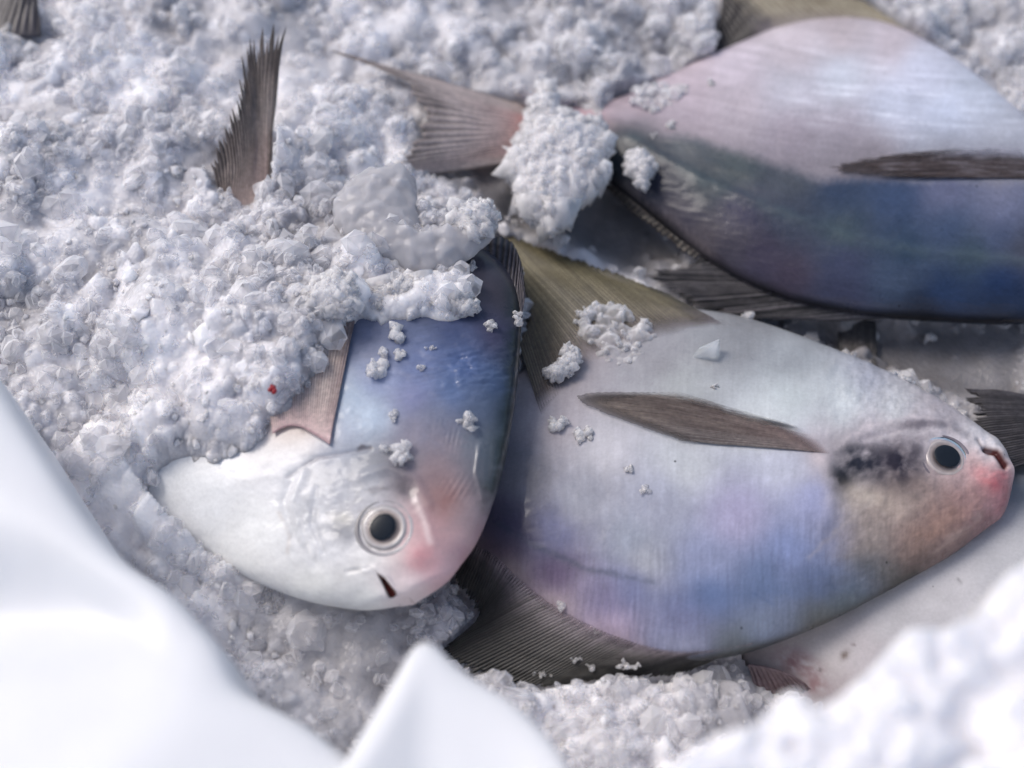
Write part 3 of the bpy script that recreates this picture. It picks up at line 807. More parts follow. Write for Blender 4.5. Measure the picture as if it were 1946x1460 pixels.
# dorsal fin corner at the upper right of the body
bd = [P(988, 620, .062), P(985, 570, .0615), P(955, 515, .061), P(900, 478, .060)]
td = [P(998, 560, .061), P(990, 500, .062), P(962, 452, .062), P(890, 455, .060)]
fin("dorsal_fin", fa.root, bd, td, 14, dark_ray((54, 50, 54), (126, 118, 124), (70, 66, 76)), ragged=.03, ridge=.0004, seed=16, rows=16)

# ---- upper fish (head outside the frame at right)
fc = Fish()
fc.root = empty("fish", P(1650, 330, 0.012), "large fish at upper right, pinkish white belly and dark blue back, head outside the frame", "fish", "flat fish lying on the ice")
secC = [((2300, 468, .032), (2300, 492, .032)), ((2268, 436, .032), (2276, 520, .032)), ((2200, 392, .033), (2210, 555, .033)), ((2100, 335, .034), (2110, 588, .034)), ((2000, 272, .036), (2010, 606, .035)),
        ((1900, 192, .037), (1900, 612, .036)), ((1800, 112, .038), (1790, 608, .036)), ((1700, 58, .038), (1680, 600, .036)), ((1600, 40, .038), (1570, 584, .036)), ((1500, 52, .038), (1470, 556, .036)),
        ((1400, 88, .038), (1385, 516, .036)), ((1310, 128, .038), (1310, 466, .036)), ((1230, 165, .038), (1242, 412, .036)), ((1160, 192, .038), (1180, 362, .036)), ((1090, 208, .037), (1110, 315, .036)),
        ((1030, 215, .037), (1050, 298, .036)), ((985, 205, .037), (990, 305, .036))]
sC = [(1200, 200, (172, 160, 172)), (1300, 150, (178, 166, 178)), (1400, 120, (186, 178, 192)), (1500, 90, (184, 176, 186)), (1600, 70, (178, 168, 176)), (1700, 80, (184, 174, 184)), (1100, 235, (190, 164, 174)), (1020, 250, (206, 160, 164)),
      (1600, 140, (186, 192, 208)), (1750, 130, (196, 200, 220)), (1850, 200, (192, 198, 216)), (1800, 220, (188, 196, 218)), (1900, 260, (186, 190, 206)), (1700, 200, (182, 188, 208)), (1500, 170, (180, 180, 194)),
      (1400, 200, (172, 164, 176)), (1500, 250, (164, 156, 170)), (1600, 260, (166, 160, 174)), (1300, 210, (166, 156, 168)), (1650, 290, (160, 154, 166)), (1800, 290, (172, 174, 190)), (1900, 310, (168, 168, 186)),
      (1200, 265, (88, 94, 104)), (1300, 280, (104, 112, 122)), (1400, 320, (98, 112, 120)), (1500, 340, (104, 112, 126)), (1250, 330, (62, 68, 94)), (1170, 310, (52, 64, 78)), (1340, 360, (78, 94, 106)),
      (1400, 400, (74, 74, 112)), (1300, 400, (66, 66, 100)), (1500, 420, (78, 90, 116)), (1600, 370, (74, 94, 130)), (1700, 380, (82, 104, 146)), (1600, 440, (84, 104, 118)), (1720, 470, (70, 94, 126)),
      (1800, 360, (130, 136, 172)), (1900, 360, (150, 154, 184)), (1900, 400, (132, 140, 176)), (1800, 430, (88, 108, 146)), (1900, 450, (96, 112, 150)), (1850, 480, (78, 100, 120)), (1940, 470, (96, 100, 118)),
      (1450, 480, (86, 80, 108)), (1500, 520, (96, 86, 108)), (1600, 500, (86, 94, 130)), (1600, 560, (84, 88, 120)), (1700, 530, (90, 108, 140)), (1800, 560, (58, 82, 128)), (1900, 540, (52, 78, 130)), (1900, 590, (56, 72, 104)),
      (1400, 470, (94, 90, 106)), (1340, 450, (112, 104, 112)), (1280, 420, (104, 98, 104)), (1750, 595, (50, 60, 84)), (2100, 450, (120, 130, 160))]

def paintC(px, py, col, f):
    n1 = fbm2(px / 110, py / 60, 83); n2 = fbm2(px / 26, py / 20, 89)
    st = fbm2((px + .3 * py) / 120, (py - .16 * px + .00018 * (px - 1500) ** 2) / 9.0, 91, 3)      # long streaks over the belly
    bel = sstep(330, 200, py)
    col = col * (1 + 0.08 * n1 + 0.06 * n2)[..., None]
    col = col * (1 + (0.05 + 0.14 * bel) * st)[..., None]
    col = put(col, np.clip(.6 * bel * sstep(.15, .6, st) * blob(px, py, 1700, 200, 260, 90, .3), 0, 1), (216, 220, 234))
    sp = fbm2(px / 3.6, py / 3.6, 95, 2)
    col = col * (1 + .16 * sp)[..., None]
    bk_ = 1 - bel
    col = col * (1 + .14 * bk_ * fbm2((px + .8 * py) / 22, (py - .8 * px) / 4.0, 98, 2))[..., None]
    col = col * (1 + .22 * bel - .22 * (1 - bel))[..., None]
    # seams: pale lateral line
    d, t = dist_poly(px, py, [(1200, 265), (1340, 345), (1500, 410), (1620, 455), (1760, 480), (1946, 495)])
    col = put(col, .35 * np.exp(-(d / 14) ** 2) * np.clip(.8 + n2, 0, 1), (100, 118, 124))
    d, t = dist_poly(px, py, [(1150, 340), (1240, 412), (1330, 490), (1400, 530), (1500, 572), (1640, 600), (1946, 615)])
    col = put(col, .9 * np.exp(-(d / 13) ** 2), (40, 40, 46))
    d, t = dist_poly(px, py, [(1190, 350), (1270, 412), (1350, 478)])
    col = put(col, .35 * np.exp(-(d / 11) ** 2) * np.clip(.6 + 1.2 * fbm2(px / 4, py / 16, 97, 2), 0, 1), (140, 132, 138))
    return col

def reliefC(px, py, f):
    r = 0.0007 * fbm2(px / 150, py / 80, 101)
    d, t = dist_poly(px, py, [(1200, 265), (1340, 345), (1500, 410), (1620, 455), (1760, 480), (1946, 495)])
    r = r + .0004 * np.exp(-(d / 10) ** 2)
    r = r + .00012 * fbm2((px + .3 * py) / 90, (py - .16 * px) / 9.0, 91, 3)
    return r
build_body(fc, secC, [(0, .006), (.06, .011), (.25, .018), (.45, .020), (.65, .017), (.8, .010), (.92, .0055), (1, .004)],
           samples=sC, gain=.84, sat=1.0, punch=1.22, coat0=.14, swid=17, split=lambda px, py: py - np.interp(px, [900, 1165, 1300, 1450, 1560, 1700, 1960, 2300], [252, 254, 262, 302, 345, 340, 345, 440]), paint=paintC, relief=reliefC, sect_k=1.05, ns=520)
FISH.append(fc)
# pectoral fin on its flank
bp = [on_body(fc, 1935, 285, .0006), on_body(fc, 1950, 305, .001), on_body(fc, 1960, 325, .0016), on_body(fc, 1960, 342, .002)]
tp = [on_body(fc, 1700, 295, .0006), on_body(fc, 1620, 308, .0008), on_body(fc, 1572, 324, .001), on_body(fc, 1640, 338, .0018), on_body(fc, 1730, 342, .0024)]
def pecC(u, t, e, rn):
    a, b, c = lin((72, 60, 58)), lin((140, 124, 120)), lin((190, 188, 200))
    n = fbm2(u * 30, t * 12, 38, 3) + .6 * fbm2(u * 4, t * 5, 39, 3)
    col = mixc(np.broadcast_to(a, u.shape + (3,)), np.broadcast_to(b, u.shape + (3,)), np.clip(.2 + e ** 2 * (.5 * rn) + .5 * n, 0, 1))
    return mixc(col, np.broadcast_to(c, u.shape + (3,)), np.clip(sstep(.45, .1, u) * sstep(.8, .2, t) * 1.1 + n * .5, 0, 1))
fin("pectoral_fin", fc.root, bp, tp, 28, pecC, ragged=.06, ridge=.00008, bow=0, hug=fc, seed=21, rows=40,
    alpha=lambda u, t, e: .9 * (1 - .8 * sstep(.7, 1, t + .2 * fbm2(u * 20, t * 6, 9, 2))) * np.clip(.08 + sstep(.0, .45, u + .35 * fbm2(u * 30, t * 14, 8, 3) + .1 * e), 0, 1))
# fin on the lower edge, swept to the left with splayed pale rays
bd = [P(1700, 604, .034), P(1600, 588, .034), P(1500, 562, .034), P(1420, 530, .034), P(1370, 505, .034), P(1335, 484, .034)]
td = [P(1560, 612, .030), P(1400, 602, .029), P(1268, 562, .029), P(1222, 520, .030), P(1290, 512, .032), P(1322, 498, .033)]
def splay(u, t, e, rn):
    a, b = lin((30, 29, 32)), lin((150, 144, 146))
    n = fbm2(u * 40, t * 12, 44, 3)
    col = mixc(np.broadcast_to(a, u.shape + (3,)), np.broadcast_to(b, u.shape + (3,)), np.clip(e ** 3 * (-.15 + 1.1 * rn) + .35 * n + .5 * sstep(.9, 1, t) + .9 * np.exp(-((u - .36) / .012) ** 2), 0, 1))
    return col
fin("dorsal_fin", fc.root, bd, td, 46, splay, ragged=.16, ridge=.0003, seed=22, rows=34, notch=.8)
bd = [P(1330, 482, .035), P(1260, 425, .035), P(1200, 378, .035), P(1150, 338, .035)]
td = [P(1318, 494, .033), P(1246, 438, .033), P(1184, 390, .033), P(1138, 346, .033)]
fin("rear_fin_edge", fc.root, bd, td, 20, dark_ray((44, 40, 36), (104, 94, 84), (120, 110, 108)), ragged=.2, ridge=.0002, seed=23, rows=8)
# anal fin at the top, dark tip and yellowish base
def analC(u, t, e, rn):
    n = fbm2(u * 14, t * 6, 54, 3)
    col = mixc(np.broadcast_to(lin((196, 186, 160)), u.shape + (3,)), np.broadcast_to(lin((150, 136, 108)), u.shape + (3,)), np.clip((1 - e) * .8 + n * .6, 0, 1))
    col = mixc(col, np.broadcast_to(lin((52, 46, 46)), u.shape + (3,)), sstep(.60, .74, u + .10 * n))
    return mixc(col, np.broadcast_to(lin((190, 178, 184)), u.shape + (3,)), np.clip(np.exp(-t * 7), 0, 1) * (1 - sstep(.7, .8, u)))
ba = [P(1740, 72, .040), P(1640, 46, .041), P(1550, 46, .041), P(1480, 62, .041), P(1420, 84, .040), P(1366, 104, .039)]
ta = [P(1640, 0, .040), P(1560, -25, .042), P(1470, -40, .043), P(1385, -50, .044), P(1372, -10, .043), P(1362, 70, .040)]
fin("anal_fin", fc.root, ba, ta, 30, analC, ragged=.04, ridge=.0003, seed=24, rows=28)
# tail fin: two lobes, half under ice
tbs = [P(998, 200, .040), P(1000, 235, .042), P(1000, 268, .042), P(998, 306, .040)]
tts = [P(626, 96, .064), P(790, 190, .060), P(770, 290, .056), P(590, 365, .054)]
def tailC(u, t, e, rn):
    n = fbm2(u * 20, t * 9, 64, 3)
    col = mixc(np.broadcast_to(lin((214, 200, 194)), u.shape + (3,)), np.broadcast_to(lin((136, 126, 122)), u.shape + (3,)), np.clip((1 - e) * .4 + sstep(.55, 1, t) * .7 + n * .5 + .8 * sstep(.05, 0, u) + .9 * sstep(.95, 1, u), 0, 1))
    return mixc(col, np.broadcast_to(lin((208, 156, 154)), u.shape + (3,)), np.clip(np.exp(-t * 6) * sstep(.15, .3, u) * sstep(.95, .8, u), 0, 1))
fin("tail_fin", fc.root, tbs, tts, 24, tailC, ragged=.08, ridge=.0003, seed=25, rows=40, gain=1.1, alpha=lambda u, t, e: .6 + .3 * e)

# ---- white-bellied fish under the middle one, lower right
fd = Fish()
fd.root = empty("fish", P(1750, 1150, 0.0), "pale bellied fish mostly hidden under the middle fish at lower right", "fish", "flat fish lying on the ice")
secD = [((1385, 1190, .006), (1390, 1225, .006)), ((1420, 1130, .006), (1425, 1290, .006)), ((1490, 1060, .006), (1490, 1345, .006)), ((1600, 980, .007), (1600, 1400, .007)), ((1750, 910, .008), (1750, 1430, .008)),
        ((1900, 880, .009), (1900, 1440, .009)), ((2050, 900, .010), (2050, 1400, .010)), ((2200, 980, .010), (2200, 1300, .010)), ((2330, 1080, .010), (2330, 1180, .010))]
sD = [(1500, 1280, (176, 168, 176)), (1650, 1250, (188, 184, 194)), (1800, 1120, (198, 198, 208)), (1900, 1000, (176, 178, 190)), (1930, 930, (110, 118, 132)), (1700, 1180, (186, 186, 196)), (1560, 1240, (190, 186, 192)), (1600, 1320, (170, 162, 170)), (1940, 1050, (194, 196, 206))]
def paintD(px, py, col, f):
    n1 = fbm2(px / 60, py / 50, 113); n2 = fbm2(px / 14, py / 12, 119)
    col = col * (1 + .08 * n1)[..., None]
    for (cx, cy, rx, ry, a, c, wt) in [(1515, 1262, 44, 30, .3, (132, 92, 100), .8), (1545, 1300, 30, 26, 0, (140, 104, 110), .7), (1605, 1245, 7, 12, .6, (96, 76, 66), .9), (1622, 1224, 5, 3, 0, (90, 70, 66), .9), (1823, 1104, 5, 3, .5, (90, 84, 90), .8), (1558, 1273, 4, 4, 0, (70, 56, 60), .8)]:
        col = put(col, np.clip(wt * blob(px, py, cx, cy, rx, ry, a) * np.clip(.9 + 1.3 * n2, 0, 1.2), 0, 1), c)
    return col
build_body(fd, secD, [(0, .004), (.1, .012), (.3, .018), (.6, .019), (.85, .012), (1, .004)], samples=sD, gain=.9, paint=paintD, ns=200, nt_top=140)
FISH.append(fd)
bd = [P(1420, 1262, .018), P(1460, 1268, .019), P(1510, 1285, .019)]
td = [P(1440, 1320, .012), P(1500, 1330, .012), P(1560, 1322, .013)]
fin("pelvic_fin", fd.root, bd, td, 10, dark_ray((112, 92, 96), (140, 118, 122), (150, 130, 134)), ragged=.2, seed=31, rows=14)

# ---- fish whose tail enters at the right edge
fe = Fish()
fe.root = empty("fish", P(2080, 820, 0.0), "fish outside the frame with dark grey striated tail fin entering at the right edge", "fish", "flat fish lying on the ice")
secE = [((2420, 820, .012), (2420, 850, .012)), ((2380, 740, .012), (2380, 930, .012)), ((2280, 690, .012), (2280, 960, .012)), ((2180, 720, .012), (2180, 920, .012)), ((2100, 770, .012), (2100, 870, .012)), ((2040, 790, .012), (2040, 850, .012))]
build_body(fe, secE, [(0, .004), (.3, .012), (.7, .010), (1, .004)], samples=[(2200, 800, (150, 152, 162))], ns=80, nt_top=60)
FISH.append(fe)
bd = [P(2050, 788, .020), P(2045, 820, .021), P(2050, 855, .020)]
td = [P(1826, 742, .026), P(1850, 800, .025), P(1860, 910, .022)]
fin("tail_fin", fe.root, bd, td, 34, dark_ray((58, 56, 58), (118, 114, 118), (140, 134, 138)), ragged=.1, ridge=.0006, seed=35, rows=34, bow=.004)

# ------------------------------------------------------------------ height of the fish on a 1 mm grid, so ice lies over, beside or under them
GX0, GX1, GY0, GY1, GS = -0.236, 0.236, -0.200, 0.226, 0.00055
gx = np.arange(GX0, GX1 + 1e-9, GS); gy = np.arange(GY0, GY1 + 1e-9, GS)
XX, YY = np.meshgrid(gx, gy)
def raster(fl):
    h2 = GS * 2
    nx, ny = len(gx) // 2 + 1, len(gy) // 2 + 1
    Z = np.full((ny, nx), -1.0)
    for f in fl:
        v = f.tv
        i = np.floor((v[:, 0] - GX0) / h2 + .25).astype(int); j = np.floor((v[:, 1] - GY0) / h2 + .25).astype(int)
        ok = (i >= 0) & (i < nx) & (j >= 0) & (j < ny)
        np.maximum.at(Z, (j[ok], i[ok]), v[ok, 2])
    for _ in range(2):
        nb = np.array([np.roll(Z, s, a) for s in (-1, 1) for a in (0, 1)])
        Z = np.where((Z < 0) & ((nb > 0).sum(0) >= 3), nb.max(0), Z)
    return np.repeat(np.repeat(Z, 2, 0), 2, 1)[:len(gy), :len(gx)]
ZF = raster(FISH)

def blur(A, k):
    for _ in range(3):
        for ax in (0, 1):
            c = np.cumsum(np.pad(A, [(k + 1, k) if a == ax else (0, 0) for a in (0, 1)], mode='edge'), axis=ax)
            if ax == 0: A = (c[2 * k + 1:] - c[:-2 * k - 1]) / (2 * k + 1)
            else: A = (c[:, 2 * k + 1:] - c[:, :-2 * k - 1]) / (2 * k + 1)
    return A

# ice surface: heights noted at places of the bed
CTRL = [(-100, -50, .055), (50, 60, .058), (300, 60, .058), (150, 250, .066), (60, 450, .066), (300, 300, .062), (380, 180, .058), (330, 470, .070), (150, 620, .064), (300, 600, .072), (480, 600, .076),
        (400, 720, .073), (560, 690, .073), (560, 560, .074), (600, 640, .076), (460, 790, .066), (300, 790, .062), (200, 800, .050), (100, 720, .056), (-60, 800, .045),
        (560, 450, .060), (620, 500, .066), (700, 480, .066), (800, 500, .068), (640, 560, .076), (820, 560, .074), (900, 500, .060), (1010, 500, .028), (1005, 450, .032), (1020, 560, .026),
        (420, 430, .056), (530, 330, .056), (470, 330, .054), (480, 200, .053), (500, 120, .053), (600, 250, .058), (480, 60, .058), (650, 330, .054), (600, 120, .052), (720, 60, .052), (900, 90, .048), (700, 200, .0500), (720, 130, .044), (800, 220, .051), (740, 290, .051), (880, 250, .042), (880, 170, .036),
        (950, 240, .038), (960, 120, .046), (1100, 60, .044), (1150, 130, .040), (1250, 100, .036), (1320, 40, .037), (1280, 20, .042), (1500, -60, .050), (1780, 10, .040), (1900, 40, .036), (1940, 140, .034), (1850, 80, .034),
        (900, 380, .038), (1000, 420, .028), (930, 340, .036), (830, 370, .046), (1150, 430, .022), (1250, 480, .020), (880, 330, .042),
        (1480, 620, .016), (1600, 640, .016), (1800, 690, .018), (1920, 690, .020), (1800, 760, .018), (1940, 850, .012), (1940, 960, .008),
        (235, 935, .049), (268, 985, .045), (240, 880, .058), (200, 1000, .038), (285, 1040, .036), (250, 1120, .030), (400, 1130, .031), (500, 1175, .030), (450, 1300, .028), (600, 1200, .029), (600, 1300, .025), (650, 1400, .022), (700, 1210, .028), (800, 1180, .026), (880, 1150, .020), (850, 1230, .017), (760, 1330, .016),
        (950, 1340, .016), (1100, 1340, .020), (1250, 1330, .021), (1400, 1320, .019), (1450, 1290, .012), (1200, 1440, .022), (1000, 1450, .022), (1600, 1450, .01), (1900, 1300, .0)]
cp = np.array([P(*c) for c in CTRL])
num = np.zeros(XX.shape); den = np.zeros(XX.shape)
for c in cp:
    d2 = (XX - c[0]) ** 2 + (YY - c[1]) ** 2 + 0.004 ** 2
    q = d2 ** -1.7
    num += q * c[2]; den += q
ZI = num / den
wx = XX + 0.004 * perlin2(XX * 120, YY * 120, 5); wy = YY + 0.004 * perlin2(XX * 120, YY * 120, 6)
lump = lambda s, seed: np.sqrt(np.clip(1 - worley2(wx / s, wy / s, seed) ** 2, 0, 1))
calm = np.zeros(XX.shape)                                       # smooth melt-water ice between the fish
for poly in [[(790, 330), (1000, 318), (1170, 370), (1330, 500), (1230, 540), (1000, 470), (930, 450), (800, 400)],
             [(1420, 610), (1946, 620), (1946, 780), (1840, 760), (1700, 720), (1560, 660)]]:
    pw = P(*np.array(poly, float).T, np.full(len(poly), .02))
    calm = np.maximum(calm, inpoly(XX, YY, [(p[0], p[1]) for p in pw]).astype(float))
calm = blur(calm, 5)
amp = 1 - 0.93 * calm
ZI = ZI + amp * (0.009 * (lump(.034, 3) - .72) + 0.005 * (lump(.016, 4) - .72) + 0.005 * fbm2(XX * 60, YY * 60, 12, 5))

SHADE = np.zeros(XX.shape)
def crystals(Z, n, rmean, spread, rise, seed, dens):
    """press n angular ice crystals into the surface: each is the top of a small facetted solid"""
    r = np.random.default_rng(seed)
    x = r.uniform(GX0, GX1, n); y = r.uniform(GY0, GY1, n)
    ix, iy = ((x - GX0) / GS).astype(int), ((y - GY0) / GS).astype(int)
    ok = r.random(n) < dens[iy.clip(0, len(gy) - 1), ix.clip(0, len(gx) - 1)]
    x, y, ix, iy = x[ok], y[ok], ix[ok].clip(0, len(gx) - 1), iy[ok].clip(0, len(gy) - 1)
    n = len(x)
    R_ = np.clip(rmean * np.exp(r.normal(0, spread, n)), rmean * .35, rmean * 3)
    z0 = Z[iy, ix] + R_ * r.uniform(-.9, rise, n)
    K = 5
    ang = r.uniform(0, 6.283, (n, 1)) + np.arange(K) * 6.283 / K + r.normal(0, .35, (n, K))
    slope = r.uniform(.35, 2.2, (n, K)); top = r.uniform(.45, 1.0, n)
    tilt = r.normal(0, .22, (n, 2))
    out = Z.copy(); shade = r.normal(0, 1, n)
    w = int(np.ceil(R_.max() * 1.3 / GS))
    order = np.argsort(R_)
    for dy in range(-w, w + 1):
        for dx in range(-w, w + 1):
            dd = math.hypot(dx, dy) * GS
            m = order[np.searchsorted(R_[order], dd / 1.3):]
            if not len(m): continue
            jx, jy = ix[m] + dx, iy[m] + dy
            g = (jx >= 0) & (jx < len(gx)) & (jy >= 0) & (jy < len(gy))
            m = m[g]; jx, jy = jx[g], jy[g]
            ox = (gx[jx] - x[m]) / R_[m]; oy = (gy[jy] - y[m]) / R_[m]
            pr = ox[:, None] * np.cos(ang[m]) + oy[:, None] * np.sin(ang[m])
            h = np.minimum(top[m] + ox * tilt[m, 0] + oy * tilt[m, 1], ((0.95 - pr) * slope[m]).min(1))
            val = np.where(h > -.3, z0[m] + h * R_[m], -1)
            np.maximum.at(out, (jy, jx), val)
            own = val >= out[jy, jx] - 1e-9
            SHADE[jy[own], jx[own]] = shade[m[own]]
    return out
dn = np.clip(.52 + 2.2 * fbm2(XX * 30, YY * 30, 71, 3), .04, 1) * (1 - .97 * calm)
ZI = crystals(ZI, 620, .0085, .30, -.15, 300, dn)
ZI = crystals(ZI, 6500, .0042, .45, .20, 301, dn)
ZI = crystals(ZI, 20000, .0018, .45, .10, 302, dn)
ZI = crystals(ZI, 26000, .0010, .38, .30, 303, np.clip(dn * 1.2, 0, 1))
ZI = .5 * ZI + .5 * blur(ZI, 1)
# where the photograph shows skin, the ice stays below it
CLEAR = [(fa, [(695, 600), (655, 625), (610, 685), (570, 740), (535, 785), (512, 828), (480, 852), (400, 868), (335, 882), (292, 905), (272, 945), (268, 1000), (285, 1070), (400, 1200), (900, 1200), (1050, 800), (1050, 420), (985, 450), (935, 470), (915, 560), (905, 604), (840, 612), (760, 608), (690, 610)]),
         (fb, [(870, 430), (2000, 430), (2000, 1400), (850, 1400)]),
         (fc, [(1165, 190), (1250, 130), (1360, 40), (1600, -60), (2300, -60), (2300, 700), (1200, 700), (1140, 330)]),
         (fc, [(930, 185), (1090, 200), (1150, 330), (960, 320)]),
         (fd, [(1400, 1180), (2100, 800), (2300, 1500), (1400, 1500)])]
class _F: pass
for s in (5, 6, 16, 22, 23, 24, 35):                                # fins that lie free of ice
    q = _F(); q.tv = FINV[s]; q.dil = 3; CLEAR.append((q, [(-9999, -9999), (9999, -9999), (9999, 9999), (-9999, 9999)]))
q = _F(); q.tv = FINV[15]; q.dil = 4
CLEAR.append((q, [(360, 0), (600, 0), (560, 330), (505, 385), (440, 372), (380, 330)]))
q = _F(); q.tv = FINV[25]; q.dil = 2
CLEAR.append((q, [(600, 80), (660, 92), (820, 118), (1010, 180), (1010, 250), (930, 236), (850, 196), (760, 168), (690, 150), (610, 130)]))
CLEAR.append((q, [(1010, 240), (1010, 320), (780, 345), (800, 318), (900, 290)]))
for f, poly in CLEAR:
    zf = raster([f])
    for _ in range(getattr(f, 'dil', 0)):
        zf = np.where(zf > 0, zf, np.max([np.roll(zf, s, a) for s in (-1, 1) for a in (0, 1)], axis=0))
    if hasattr(f, 'dil'): ZF = np.maximum(ZF, zf)
    inside = (zf > 0)
    ppx, ppy = PIX(np.stack([XX, YY, np.where(inside, zf, 0)], -1))
    m = inside & inpoly(ppx + 38 * fbm2(ppx / 34, ppy / 34, 131, 3), ppy + 38 * fbm2(ppx / 34, ppy / 34, 137, 3), poly)
    mb = np.clip(blur(m.astype(float), 5) * 1.35, 0, 1) * inside
    ZI = np.where(inside, np.minimum(ZI, ZI * (1 - mb) + (zf - .005) * mb), ZI)
vis = np.where(ZF > 0, (ZI > ZF - .0012).astype(float), 0.0)
nearfish = blur((ZF > 0).astype(float), 6) > .02
ZI = crystals(ZI, 22000, .0015, .45, .25, 304, vis * nearfish)
# foreground bank of snow, higher and nearer to the camera
CREST = [(1150, 1560), (1260, 1470), (1330, 1415), (1420, 1385), (1470, 1330), (1520, 1312), (1545, 1345), (1590, 1325), (1660, 1262), (1700, 1215), (1770, 1215), (1840, 1180), (1885, 1110), (1960, 1060), (2100, 980)]
crw = P(*np.array(CREST, float).T, np.full(len(CREST), .150))
cl = [(p[0], p[1]) for p in crw]
dcr, _ = dist_poly(XX, YY, cl)
front = inpoly(XX, YY, cl + [(0.6, -0.1), (0.6, -0.6), (cl[0][0], -0.6)])
sd_ = np.where(front, dcr, -dcr)
ZB = .152 * sstep(-.014, .003, sd_) + .10 * np.clip(sd_, 0, .2) + .014 * (lump(.026, 21) - .6) + .008 * (lump(.012, 23) - .6) + .004 * (lump(.006, 24) - .6) + .002 * fbm2(XX * 200, YY * 200, 25, 2)
bank = sd_ > -.013
ZI = np.where(bank, np.maximum(ZI, ZB), ZI)
HI = np.where(ZF > 0, np.where((ZI > ZF) | (ZI < ZF - .013), ZI, -1), ZI)            # visible ice only

WET_SHADE = .30 * (1 - dn) + np.clip(.34 + 1.0 * fbm2(XX * 28, YY * 28, 55, 4) + .8 * calm, 0, 1)
for (cx, cy, z, r, dv) in [(560, 480, .05, .020, .35), (640, 440, .05, .018, .35), (850, 1170, .02, .026, .5), (740, 1190, .03, .022, .4), (600, 1250, .028, .03, .2), (150, 560, .06, .022, .3), (60, 680, .05, .014, .4), (1180, 150, .045, .03, .25), (1480, 1300, .02, .016, .35), (1900, 150, .035, .03, .25)]:
    c = P(cx, cy, z); WET_SHADE += dv * np.exp(-((XX - c[0]) ** 2 + (YY - c[1]) ** 2) / r ** 2)
for (cx, cy, z, r, dv) in [(250, 750, .06, .035, .35), (300, 480, .065, .030, .3), (230, 110, .06, .018, .4), (450, 700, .07, .025, .3), (250, 1080, .02, .03, .2)]:
    c = P(cx, cy, z); WET_SHADE -= dv * np.exp(-((XX - c[0]) ** 2 + (YY - c[1]) ** 2) / r ** 2)
WET_SHADE += .30 * sstep(-.02, .12, XX + .5 * YY - .02) * (YY > -.02)  # greyer ice towards far right, deepened to paint in the light's falloff
WET_SHADE += .20 * SHADE
WET_SHADE = np.where(bank, .12, WET_SHADE)  # bank kept paler: the stronger light on it is put into its tone
WET_SHADE = np.clip(WET_SHADE, 0, 1)

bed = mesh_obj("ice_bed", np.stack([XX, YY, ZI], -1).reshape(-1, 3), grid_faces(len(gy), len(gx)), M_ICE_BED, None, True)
a = bed.data.attributes.new("wet_shade", 'FLOAT', 'POINT'); a.data.foreach_set("value", WET_SHADE.astype(np.float32).ravel())  # wetness together with the painted light falloff
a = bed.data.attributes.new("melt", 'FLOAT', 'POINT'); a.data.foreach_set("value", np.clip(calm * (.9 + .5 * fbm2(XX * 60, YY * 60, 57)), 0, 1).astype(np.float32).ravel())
tag(bed, "bed of crushed ice under and around the fish", None, None, "structure")

# ------------------------------------------------------------------ loose granules heaped over the bed
def sample(A, x, y):
    i = np.clip(((x - GX0) / GS), 0, len(gx) - 2); j = np.clip(((y - GY0) / GS), 0, len(gy) - 2)
    i0, j0 = i.astype(int), j.astype(int); fx, fy = i - i0, j - j0
    return (A[j0, i0] * (1 - fx) * (1 - fy) + A[j0, i0 + 1] * fx * (1 - fy) + A[j0 + 1, i0] * (1 - fx) * fy + A[j0 + 1, i0 + 1] * fx * fy)
near = lambda A, x, y: A[np.clip(np.round((y - GY0) / GS).astype(int), 0, len(gy) - 1), np.clip(np.round((x - GX0) / GS).astype(int), 0, len(gx) - 1)]

def keep(x, y, z):
    px, py = PIX(np.stack([x, y, z], -1))
    return (px > -120) & (px < 2066) & (py > -120) & (py < 1580)
pts, rad, wetv = [], [], []
# an even layer
n0 = 6000
gyy, gxx = np.gradient(ZI, GS)
pw_ = np.minimum(np.sqrt(1 + gxx ** 2 + gyy ** 2), 5) * (HI > -.5)
cdf = np.cumsum(pw_.ravel()); pick = np.searchsorted(cdf, RNG.uniform(0, cdf[-1], n0))
pick = np.clip(pick, 0, ZI.size - 1)
x = gx[pick % len(gx)] + RNG.uniform(-.5, .5, n0) * GS; y = gy[pick // len(gx)] + RNG.uniform(-.5, .5, n0) * GS
steep = np.sqrt(gxx ** 2 + gyy ** 2).ravel()[pick]
z = sample(ZI, x, y)
ok = keep(x, y, z)
dens = np.clip(.42 + 1.7 * fbm2(x * 38, y * 38, 71, 3) + .35 * (steep > 1.6), .06, 1) * (1 - .97 * near(calm, x, y))
bk = near(bank.astype(float), x, y) > .5
ok &= RNG.random(n0) < np.where(bk, 0.0, dens)
x, y, z = x[ok], y[ok], z[ok]
r = np.clip(.00085 * np.exp(RNG.normal(0, .5, len(x))), .0004, .0030) * np.where(near(bank.astype(float), x, y) > .5, 1.5, 1)
pts.append(np.stack([x, y, z + r * RNG.uniform(-.5, .5, len(x))], -1)); rad.append(r); wetv.append(near(WET_SHADE, x, y) + RNG.normal(0, .10, len(x)))
